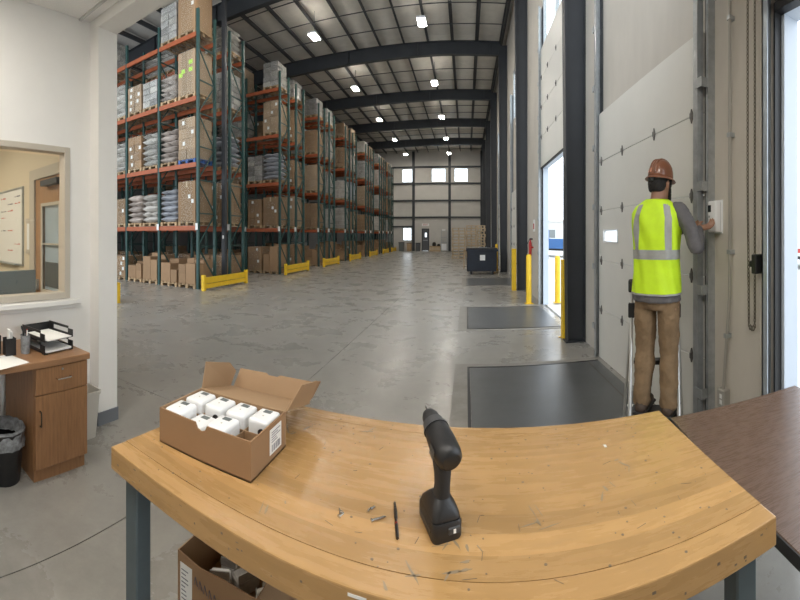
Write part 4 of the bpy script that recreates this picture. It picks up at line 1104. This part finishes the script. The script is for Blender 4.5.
items = [(-.06, -.03, .07, .05, .08, .5), (.0, .06, .09, .06, .06, 1.1), (.07, -.06, .08, .06, .05, 2.1), (-.08, .09, .06, .06, .05, .2), (.095, .085, .05, .05, .05, 2.7), (-.02, -.1, .1, .05, .04, .1), (.1, .02, .05, .05, .06, .8)]
for k, (u, v, a, c, e, r) in enumerate(items):
    sc = thing('scrap_box', ['small white packet', 'grey crumpled packet', 'kraft packet'][k % 3] + ' lying %s in the scrap carton' % ['toward the bench leg', 'at the middle', 'near the folded-out flap', 'at the rear corner by the leg', 'at the rear by the flap', 'against the lettered side', 'under the flap edge'][k], 'packet', (-.76 + u, 1.15 + v * .8, .24), r, group='packets in the scrap carton')
    b = MB(); b.box((0, 0, e / 2 + .004), (a, c, e)); b.build('packet', ['paper_white', 'paper_grey', 'carton_in'][k % 3], sc, bevel=.006); part('packet_flap', 'paper_grey', sc, (-a / 2, a / 2, -c / 2, -c / 2 + .004, e, e + .03))

# ================================================================== WALNUT TABLE AT THE RIGHT
ta = thing('walnut_table', 'dark walnut laminate table with black edge beside the workbench', 'table', (.846, 1.46, 0), -.14)
part('table_top', 'walnut', ta, (0, .69, -1.75, 0, .722, .74), bevel=.002); part('edge_band', 'black_edge', ta, (-.004, 0, -1.754, .004, .70, .738), (0, .69, 0, .004, .70, .738), (.69, .694, -1.754, .004, .70, .738), (0, .69, -1.754, -1.75, .70, .738)); part('under_frame', 'black_edge', ta, (.0, .69, -1.75, 0, .70, .722))
for (x, y) in ((.03, -.07), (.62, -.07), (.03, -1.7), (.62, -1.7)): part('leg', 'black_edge', ta, (x, x + .04, y, y + .04, 0, .70))

# ================================================================== DESK CORNER AT THE LEFT
de = thing('wooden_desk', 'brown wooden desk built along the partition under office window', 'desk', (XW, 0, 0))
DX = .54
part('desk_top', 'desk_top', de, (.002, DX, -1.2, 1.466, .715, .755), bevel=.003)
part('carcass', 'desk_wood', de, (.05, DX - .035, 1.07, 1.09, .085, .715), (.05, DX - .035, 1.435, 1.455, .085, .715), (.05, .07, 1.09, 1.435, .085, .715), (.07, DX - .035, 1.09, 1.435, .085, .105), (.05, DX - .045, 1.075, 1.45, 0, .085))
dw = part('drawer', 'desk_wood', de, (DX - .034, DX - .014, 1.072, 1.453, .545, .708), bevel=.002)
MB().tube([(DX - .012, 1.215, .632), (DX + .012, 1.215, .632), (DX + .012, 1.315, .632), (DX - .012, 1.315, .632)], .004, 6).build('handle', 'steel_bright', dw)
MB().cyl((0, 0, 0), .008, .003, 10, M=Matrix.Translation((DX - .014, 1.262, .685)) @ Matrix.Rotation(PI / 2, 4, 'Y')).build('lock', 'steel_bright', dw)
dr_ = part('cabinet_door', 'desk_wood', de, (DX - .034, DX - .014, 1.072, 1.453, .09, .54), bevel=.002)
MB().tube([(DX - .012, 1.10, .36), (DX + .01, 1.10, .36), (DX + .01, 1.10, .45), (DX - .012, 1.10, .45)], .004, 6).build('handle', 'steel_dark', dr_)
part('side_panel', 'desk_wood', de, (.03, DX - .03, -1.19, -1.17, 0, .715))
# black bin with grey liner under the desk
t = thing('waste_basket', 'black waste basket with grey liner under the wooden desk', 'bin', (XW + .37, .93, 0))
MB().lathe([(.10, 0), (.128, .31), (.133, .32), (.123, .32), (.095, .01)], 20).build('basket', 'bin_black', t, smooth=True)
b = MB(); n = 28
b.rings([[((.126 + .006 * math.sin(a * 5.3 + k)) * math.cos(2 * PI * a / n), (.126 + .006 * math.sin(a * 3.7 + k * 2)) * math.sin(2 * PI * a / n), .22 + k * .024 + .008 * math.sin(a * 2.9)) for a in range(n)] for k in range(5)], cap=False)
b.rings([[((.132 - .012 * k + .005 * math.sin(a * 5.3 + k)) * math.cos(2 * PI * a / n), (.132 - .012 * k) * math.sin(2 * PI * a / n), .317 + .018 * (k == 1) - .06 * (k > 1) + .006 * math.sin(a * 2.9)) for a in range(n)] for k in range(4)], cap=False)
b.build('bin_liner', 'bag_grey', t, smooth='all')
t = thing('slim_bin', 'slim beige plastic bin between the desk and the pilaster', 'bin', (-2.468, 1.63, 0))
MB().rings([rrect(.13, .20, .02, 0), rrect(.17, .25, .025, .33), rrect(.185, .265, .025, .332), rrect(.185, .265, .025, .355), rrect(.165, .245, .02, .355), rrect(.16, .24, .02, .28)]).build('bin_body', 'bin_beige', t, smooth=True)
part('liner', 'bag_grey', t, (-.07, .07, -.1, .1, .28, .285))
# stacking letter tray, holders and papers on the desk
lt = thing('letter_tray', 'black two-tier letter tray with papers on the wooden desk', 'letter tray', (XW + .30, 1.285, .755), .12)
for k in (0, 1):
    z = .008 + k * .075
    part('tier', 'black_plastic', lt, (-.15, .12, -.115, .115, z, z + .004))
    for q in (-.119, .113): part('side_wall', 'black_plastic', lt, (-.15, .12, q, q + .006, z, z + .02), (-.15, -.10, q, q + .006, z + .02, z + .066), (.07, .12, q, q + .006, z + .02, z + .05), (-.10, .07, q, q + .006, z + .05, z + .066))
    part('rear_wall', 'black_plastic', lt, (-.154, -.15, -.115, .115, z, z + .06))
for (u, v) in ((-.15, -.119), (.09, -.119), (-.15, .09), (.09, .09)): part('foot', 'black_plastic', lt, (u, u + .03, v, v + .029, 0, .008))
for k in (0, 1):
    z = .0125 + k * .075
    o = link('paper_stack', MB().b2(-.13, .125, -.105, .10, 0, .012 if k == 0 else .006).mesh('paper_stack', 'paper_white'), None, (XW + .30, 1.285, .755 + z), (0, 0, .12 + .04 * k)); tag(o, ['white paper stack in the lower tier of the letter tray', 'white papers in the upper tier of the letter tray'][k], 'paper')
def holder(name, label, x, y, mm, n=3, h=.1, sq=False, rz=0):
    t = thing(name, label, 'pen holder', (x, y, .755), rz)
    if sq: part('cup', mm, t, (-.03, .03, -.035, -.031, 0, h), (-.03, .03, .031, .035, 0, h), (-.03, -.026, -.031, .031, 0, h), (.026, .03, -.031, .031, 0, h), (-.026, .026, -.031, .031, 0, .004))
    else: MB().lathe([(.03, 0), (.033, h), (.029, h), (.027, .004)], 16).build('cup', mm, t, smooth=True)
    return t
t = holder('pen_holder', 'clear grey cup of black scissors and pens beside letter tray', XW + .33, 1.095, 'bag_grey', h=.12)
for k, (a, c, e) in enumerate(((-.012, -.01, .165), (.012, .008, .15), (0, .012, .155))): MB().tube([(a * .5, c * .5, .01), (a, c, e)], .005, 6).build('pen', ['black_plastic', 'paper_white', 'exit_red'][k], t)
MB().tube([(.0, -.012, .02), (0, -.016, .14), (.012, -.022, .16), (.004, -.03, .178), (-.012, -.022, .165), (0, -.016, .14)], .005, 6).build('scissors', 'black_plastic', t)
t = holder('paper_caddy', 'black upright caddy holding folded white slips on the desk', XW + .32, .985, 'black_plastic', sq=True, h=.11)
part('slip', 'paper_white', t, (-.02, .02, -.01, .0, .01, .165)); part('slip', 'paper_white', t, (-.018, .02, .01, .014, .01, .15))
t = holder('folder_caddy', 'black folder caddy beside the caddy of white slips', XW + .26, .905, 'black_plastic', sq=True, h=.12)
part('folder', 'black_plastic', t, (-.02, .02, -.02, .01, .01, .17)); part('slip', 'paper_grey', t, (-.02, .02, .015, .02, .01, .15))
o = part('paper_sheet', 'paper_white', None, (-.10, .11, -.15, .09, 0, .0012)); o.location = (XW + .43, .92, .7552); o.rotation_euler = (0, 0, .25); tag(o, 'loose white sheet lying at the front of the desk', 'paper')

# ================================================================== STEP LADDER
PX, PY, PZ, PHI = 1.233, 2.312, .34, .80
la = thing('step_ladder', 'aluminium folding step ladder with black handrail under the worker', 'step ladder', (PX, PY, .0075), -.49)
# local: y forward (the climbing direction), x right; treads at the worker's feet and above
PZ_ = PZ - .0075
for sx, ex in ((-.178, -.08), (.142, .05)):
    MB().tube([(sx, -.16, 0), (sx, -.10, PZ_ - .02), (sx, .02, .66), (sx, .12, 1.14)], .0125, 8).build('front_rail', 'alu', la, smooth=True)
    MB().tube([(sx + ex, .26, 0), (sx, .085, 1.0)], .0105, 8).build('rear_leg', 'alu', la, smooth=True)
    part('foot', 'black_plastic', la, (sx - .02, sx + .02, -.185, -.145, 0, .03)); part('foot', 'black_plastic', la, (sx + ex - .02, sx + ex + .02, .24, .28, 0, .03))
    part('hinge_block', 'black_plastic', la, (sx - .022, sx + .022, .065, .125, .95, 1.05), bevel=.006)
    part('rail_end', 'black_plastic', la, (sx - .024, sx + .024, .095, .155, 1.12, 1.21), bevel=.012, seg=2)
MB().tube([(-.178, .125, 1.17), (.142, .125, 1.17)], .014, 8).build('top_rail', 'black_plastic', la)
part('tread', 'black_plastic', la, (-.168, .132, -.13, .12, PZ_ - .03, PZ_), bevel=.005)
part('tread', 'black_plastic', la, (-.168, .132, .15, .23, .60, .63), bevel=.005)
MB().tube([(-.22, .22, .28), (.16, .22, .28)], .008, 6).build('rear_brace', 'alu', la)

# ================================================================== WORKER
pe = thing('person', 'worker in lime safety vest, grey shirt and brown hard hat on ladder', 'person', (PX, PY, PZ), -PHI)
def oval(c, rx, ry, n=24, p=2.3, yoff=0):
    out = []
    for k in range(n):
        a = 2 * PI * k / n; ca, sa = math.cos(a), math.sin(a)
        out.append((c[0] + rx * math.copysign(abs(ca) ** (2 / p), ca), c[1] + ry * math.copysign(abs(sa) ** (2 / p), sa), c[2]))
    return out
def limb(path, radii, n=14, flat=None):
    """tapered tube with rounded ends through the joints, resampled smoothly"""
    P = [Vector(p) for p in path]; out = []; R = []
    for i in range(len(P) - 1):
        p0 = P[max(i - 1, 0)]; p1 = P[i]; p2 = P[i + 1]; p3 = P[min(i + 2, len(P) - 1)]
        for k in range(5):
            t = k / 5
            out.append(.5 * ((2 * p1) + (p2 - p0) * t + (2 * p0 - 5 * p1 + 4 * p2 - p3) * t * t + (3 * p1 - p0 - 3 * p2 + p3) * t ** 3)); R.append(radii[i] * (1 - t) + radii[i + 1] * t)
    out.append(P[-1]); R.append(radii[-1])
    d0 = (out[0] - out[1]).normalized(); d1 = (out[-1] - out[-2]).normalized()
    r0, r1 = R[0], R[-1]
    out = [out[0] + d0 * r0 * .8, out[0] + d0 * r0 * .45] + out + [out[-1] + d1 * r1 * .45, out[-1] + d1 * r1 * .8]
    R = [r0 * .35, r0 * .82] + R + [r1 * .82, r1 * .35]
    return out, R
def L(b, path, radii, n=14): o, R = limb(path, radii); b.tube(o, R, n)
def organic(name, b, m, voxel, smooth=6, disp=0, dsize=.05):
    o = b.build(name, m, pe, smooth='all')
    r = o.modifiers.new('r', 'REMESH'); r.mode = 'VOXEL'; r.voxel_size = voxel; r.use_smooth_shade = True
    s = o.modifiers.new('s', 'SMOOTH'); s.factor = .5; s.iterations = smooth
    if disp:
        tx = bpy.data.textures.new(name, 'CLOUDS'); tx.noise_scale = dsize; tx.noise_depth = 3
        d = o.modifiers.new('d', 'DISPLACE'); d.texture = tx; d.strength = disp; d.mid_level = .5; d.texture_coords = 'LOCAL'
    return o
SR, SL = (.155, -.005, 1.35), (-.125, .03, 1.335)
ER, EL = (.280, -.045, 1.105), (-.12, .20, 1.14)
WR, WL = (.262, .115, 1.235), (.135, .185, 1.235)
hd = Vector((.72, .66, .18)).normalized()          # pointing direction of the hands (toward the wall unit)
hipR, hipL = (.078, 0, .83), (-.078, 0, .83)
kneR, kneL = (.083, .02, .43), (-.088, .025, .43)
ankR, ankL = (.085, -.02, .075), (-.10, -.02, .075)
NECK = (0, .0, 1.40)
HC = Vector((.012, .035, 1.535))
HR = Matrix.Rotation(-.35, 3, 'Z') @ Matrix.Rotation(-.12, 3, 'X')
def H_(p): return HC + HR @ Vector((p[0] * .93, p[1] * .93, p[2]))
def hand(b, w, palm_n, thumb_side, d=hd, curl=.55, q=1.0):
    w = Vector(w); n = Vector(palm_n); n = (n - d * n.dot(d)).normalized(); s_ = d.cross(n).normalized()
    pc = w + d * .045 * q
    Mx = Matrix((s_, n, d)).transposed().to_4x4(); Mx.translation = w
    b.rings([oval((0, 0, z), rx * q, ry * q, 14, 2.6) for z, rx, ry in ((-.01, .022, .018), (.012, .026, .018), (.04, .036, .016), (.07, .038, .014), (.082, .034, .011))], M=Mx)
    for k, (off, ln) in enumerate(((-.028, .066), (-.0095, .075), (.0095, .070), (.028, .056))):
        base = w + d * .072 * q + s_ * off * q * thumb_side * -1
        p = [base]; ang = 0; dd = d.copy()
        for sg, fr in ((0, .42), (1, .33), (2, .25)):
            ang += curl * (.75 if sg == 0 else 1)
            dd = (d * math.cos(ang) + n * math.sin(ang))
            p.append(p[-1] + dd * ln * fr * q)
        L(b, p, [.0088 * q, .0084 * q, .0078 * q, .0068 * q], 8)
    t0 = w + d * .022 * q + s_ * .026 * q * thumb_side * 1
    L(b, [t0, t0 + (s_ * thumb_side * .028 + d * .02 + n * .012) * q, t0 + (s_ * thumb_side * .036 + d * .048 + n * .022) * q], [.012 * q, .0105 * q, .008 * q], 8)
b = MB()
# torso, neck
b.rings([oval((0, 0, z), rx, ry) for z, rx, ry in ((.78, .10, .085), (.83, .145, .105), (.90, .15, .11), (1.0, .125, .092), (1.10, .13, .095), (1.22, .138, .10), (1.31, .138, .088), (1.37, .11, .065), (1.41, .06, .055))])
L(b, [(0, -.005, 1.36), (.004, .008, 1.43), (.01, .022, 1.49)], [.058, .052, .052])
# head: cranium, jaw, face details
b.rings([[tuple(H_((p[0], p[1] + oy, p[2]))) for p in oval((0, 0, z), rx, ry, 24, 2.1)] for z, rx, ry, oy in ((-.115, .025, .03, .045), (-.10, .042, .052, .03), (-.07, .055, .072, .018), (-.03, .066, .086, .008), (.02, .072, .093, 0), (.06, .070, .088, -.004), (.09, .055, .068, -.006), (.108, .025, .03, -.006))])
L(b, [H_((0, .088, .0)), H_((0, .104, -.03)), H_((0, .098, -.038))], [.008, .013, .01], 8)         # nose
for sx in (-1, 1):
    L(b, [H_((sx * .072, -.004, .018)), H_((sx * .078, -.014, .0)), H_((sx * .073, -.004, -.03))], [.009, .011, .007], 8)   # ears
    L(b, [H_((sx * .05, .075, .025)), H_((sx * .02, .088, .03))], [.008, .008], 8)                  # brow
L(b, [H_((-.02, .088, -.062)), H_((0, .094, -.061)), H_((.02, .088, -.062))], [.005, .007, .005], 8)   # lips
# arms, hands
L(b, [(.12, 0, 1.34), SR, ((SR[0] + ER[0]) / 2 + .012, -.028, 1.235), ER, ((ER[0] + WR[0]) / 2, .04, 1.165), WR], [.045, .042, .038, .034, .030, .025])
L(b, [(-.11, 0, 1.33), SL, ((SL[0] + EL[0]) / 2, .10, 1.245), EL, ((EL[0] + WL[0]) / 2, .20, 1.19), WL], [.042, .038, .036, .034, .030, .025])
hand(b, WR, (.3, -.1, 1.0), -1, curl=.5)
hand(b, WL, (.6, -.6, .4), 1, d=Vector((.95, .25, .18)).normalized(), curl=.45)
# legs, feet
for hp, kn, an in ((hipR, kneR, ankR), (hipL, kneL, ankL)):
    L(b, [hp, ((hp[0] + kn[0]) / 2, .005, .64), kn, (kn[0], -.01, .30), an], [.082, .072, .052, .052, .036])
    L(b, [(an[0], an[1] - .02, .045), (an[0], an[1] + .08, .035), (an[0], an[1] + .16, .025)], [.035, .034, .024])
organic('body', b, 'skin', .005, 5)
# face: eyes and mouth colour pieces, hair and beard
for sx in (-1, 1):
    b = MB(); b.lathe([(.001, -.011), (.0075, -.008), (.011, 0), (.0075, .008), (.001, .011)], 12, M=Matrix.Translation(H_((sx * .031, .074, .008))))
    b.build('eye', 'paper_white', pe, smooth='all')
    b = MB(); b.lathe([(.001, -.006), (.0055, 0), (.001, .006)], 10, M=Matrix.Translation(H_((sx * .031, .083, .008))))
    b.build('pupil', 'screen', pe, smooth='all')
b = MB()
b.rings([[tuple(H_((p[0], p[1] + oy, p[2]))) for p in oval((0, 0, z), rx, ry, 24, 2.1)] for z, rx, ry, oy in ((-.062, .05, .03, -.052), (-.045, .062, .05, -.040), (-.01, .072, .07, -.03), (.03, .077, .08, -.018), (.06, .076, .085, -.012), (.09, .06, .07, -.01), (.112, .03, .035, -.008))])
for sx in (-1, 1): L(b, [H_((sx * .068, .03, .03)), H_((sx * .069, .03, -.02))], [.012, .01], 8)
organic('hair', b, 'hair', .005, 3, .006, .01)
b = MB()
for sx in (-1, 1): L(b, [H_((sx * .067, .03, -.02)), H_((sx * .055, .045, -.065)), H_((sx * .03, .075, -.098)), H_((0, .088, -.105))], [.010, .015, .017, .018], 8)
L(b, [H_((-.025, .088, -.05)), H_((0, .095, -.048)), H_((.025, .088, -.05))], [.006, .007, .006], 8)
organic('beard', b, 'hair', .005, 3, .005, .01)
# shirt
b = MB()
b.rings([oval((0, 0, z), rx, ry) for z, rx, ry in ((.752, .155, .124), (.757, .161, .130), (.80, .160, .130), (.90, .150, .117), (1.0, .14, .106), (1.10, .142, .108), (1.22, .152, .115), (1.31, .152, .100), (1.375, .12, .075), (1.41, .072, .066), (1.43, .062, .06))])
L(b, [(.12, 0, 1.345), SR, ((SR[0] + ER[0]) / 2 + .012, -.028, 1.235), ER, ((ER[0] + WR[0]) / 2, .04, 1.165), (WR[0] - .0, WR[1] - .012, WR[2] - .01)], [.055, .058, .051, .046, .042, .035])
L(b, [(-.12, 0, 1.345), SL, ((SL[0] + EL[0]) / 2, .10, 1.245), EL, ((EL[0] + WL[0]) / 2, .20, 1.19), (WL[0] - .015, WL[1], WL[2] - .005)], [.05, .05, .05, .046, .042, .035])
organic('shirt', b, 'shirt', .006, 4, .014, .05)
# trousers
b = MB()
b.rings([oval((0, -.004, z), rx, ry) for z, rx, ry in ((.70, .11, .095), (.75, .142, .113), (.82, .143, .112), (.88, .140, .108), (.93, .135, .10))])
for hp, kn, an in ((hipR, kneR, ankR), (hipL, kneL, ankL)):
    L(b, [(hp[0], -.008, .80), ((hp[0] + kn[0]) / 2, -.004, .62), (kn[0], .012, .44), (kn[0], -.012, .28), (an[0], an[1] - .005, .12), (an[0], an[1] + .0, .075)], [.074, .077, .068, .064, .058, .062])
organic('trousers', b, 'trouser', .006, 6, .026, .09)
for an in (ankR, ankL):
    b = MB()
    L(b, [(an[0], an[1] - .035, .042), (an[0], an[1] + .05, .042), (an[0], an[1] + .15, .036)], [.040, .042, .036], 14)
    L(b, [(an[0], an[1] - .01, .05), (an[0], an[1] - .01, .13)], [.045, .047], 14)
    organic('boot', b, 'boot', .006, 3)
    part('boot_sole', 'black_plastic', pe, (an[0] - .042, an[0] + .042, an[1] - .075, an[1] + .185, 0, .022), bevel=.008)
# vest
VP = [(.80, .163, .136), (.86, .160, .132), (.95, .153, .124), (1.02, .150, .120), (1.10, .152, .122), (1.20, .161, .128), (1.27, .167, .124), (1.33, .170, .110), (1.375, .150, .090), (1.405, .104, .078), (1.425, .075, .068)]
def vest_at(z, grow=0):
    for a, c in zip(VP, VP[1:]):
        if a[0] <= z <= c[0]:
            t = (z - a[0]) / (c[0] - a[0]); return a[1] + (c[1] - a[1]) * t + grow, a[2] + (c[2] - a[2]) * t + grow
    return VP[-1][1] + grow, VP[-1][2] + grow
nv_ = 64
R_ = []; zs = [.80 + (1.425 - .80) * k / 40 for k in range(41)]
def fold(a, z): return .0045 * math.sin(a * 5 + z * 9) * math.sin(z * 13 + a * 2) + .003 * math.sin(a * 11 + z * 17)
def vpt(a, z, g=0):
    rx, ry = vest_at(z, g); ca, sa = math.cos(a), math.sin(a); p = 2.3
    f = fold(a, z) * (1 if z < 1.3 else .4)
    return ((rx + f) * math.copysign(abs(ca) ** (2 / p), ca), (ry + f) * math.copysign(abs(sa) ** (2 / p), sa), z)
b = MB(); b.rings([[vpt(2 * PI * k / nv_, z) for k in range(nv_)] for z in zs], cap=False)
v = b.build('vest', 'vest', pe, smooth='all'); md = v.modifiers.new('t', 'SOLIDIFY'); md.thickness = .004; md.offset = 1
b = MB(); b.rings([[vpt(2 * PI * k / nv_, 1.032 + .062 * q / 4, .0055) for k in range(nv_)] for q in range(5)], cap=False)
s = b.build('reflective_band', 'reflective', v, smooth='all')
def strip(xc, w, z0, z1, back=True, g=.0055):
    b = MB(); rows = []
    for k in range(31):
        z = z0 + (z1 - z0) * k / 30; rx, ry = vest_at(z, g); row = []
        for q in range(4):
            x_ = xc * (1 - .25 * max(0, (z - 1.3) / .12)) + (q / 3 - .5) * w
            x_ = max(-rx * .985, min(rx * .985, x_))
            ca = abs(x_ / rx) ** (2.3 / 2); a = math.acos(min(1, ca)); a = a if x_ > 0 else PI - a
            a = -a if back else a
            row.append(vpt(a, z, g))
        rows.append(row)
    vs = [p for r in rows for p in r]; fs = [(i * 4 + j, i * 4 + j + 1, i * 4 + j + 5, i * 4 + j + 4) for i in range(30) for j in range(3)]
    b.add(vs, fs); return b.build('reflective_stripe', 'reflective', v, smooth='all')
for xc in (-.108, .108):
    strip(xc, .04, 1.09, 1.392, True); strip(xc, .04, 1.09, 1.392, False)
b = MB(); b.rings([[vpt(2 * PI * k / nv_, .80 + .012 * q, .0045) for k in range(nv_)] for q in range(2)], cap=False); b.build('hem', 'reflective', v, smooth='all')
# hard hat
b = MB()
def hz(p): return tuple(H_(p))
prof = [(.084, .104, .040), (.084, .104, .055), (.082, .101, .085), (.075, .091, .115), (.061, .073, .142), (.037, .044, .162), (.010, .012, .170)]
b.rings([[hz((p[0], p[1] - .004, p[2])) for p in oval((0, 0, z), rx, ry, 32, 2.1)] for rx, ry, z in prof])
hat = b.build('hard_hat', 'hat', pe, smooth='all')
b = MB(); b.rings([[hz((p[0], p[1] - .002, p[2])) for p in oval((0, 0, z), rx, ry, 40, 2.05)] for rx, ry, z in ((.080, .100, .046), (.100, .122, .030), (.104, .127, .024), (.103, .126, .021), (.096, .118, .025), (.080, .099, .036))], cap=False)
b.build('brim', 'hat', hat, smooth='all')
b = MB()
for xx in (-.026, 0, .026): L(b, [H_((xx * .85, -.103, .06)), H_((xx * .85, -.086, .12)), H_((xx * .85, -.042, .160)), H_((xx * .85, .038, .160)), H_((xx * .85, .080, .12)), H_((xx * .85, .098, .07))], [.006, .008, .008, .008, .008, .006], 8)
b.build('ridge', 'hat', hat, smooth='all')
b = MB(); b.rings([[hz((p[0], p[1] - .004, p[2])) for p in oval((0, 0, z), rx, ry, 32, 2.1)] for rx, ry, z in ((.077, .098, .05), (.077, .098, .008), (.074, .095, .008), (.074, .095, .05))], cap=False)
b.build('headband', 'black_plastic', hat, smooth='all')
b = MB(); b.lathe([(.012, -.012), (.014, 0), (.012, .012)], 10, M=Matrix.Translation(H_((0, -.104, .014)))); b.build('ratchet_knob', 'drill_grey', hat, smooth='all')
# sticker wrapped on the rear of the shell
b = MB(); rows = []
for z in (.064, .078, .092):
    k_ = (z - .06) / (.085 - .06) if z < .085 else 1; rx = .0845 - .002 * k_ - (.003 if z > .09 else 0); ry = .1045 - .003 * k_ - (.003 if z > .09 else 0)
    rows.append([hz(((rx + .001) * math.cos(a), (ry + .0015) * math.sin(a) - .004, z)) for a in [-2.6 + q * .09 for q in range(12)]])
vs = [p for r in rows for p in r]; fs = [(i * 12 + j, i * 12 + j + 1, i * 12 + j + 13, i * 12 + j + 12) for i in range(2) for j in range(11) if not (i == 1 and j % 3 == 2)]
b.add(vs, fs); b.build('sticker', 'hat_sticker', hat, smooth='all')
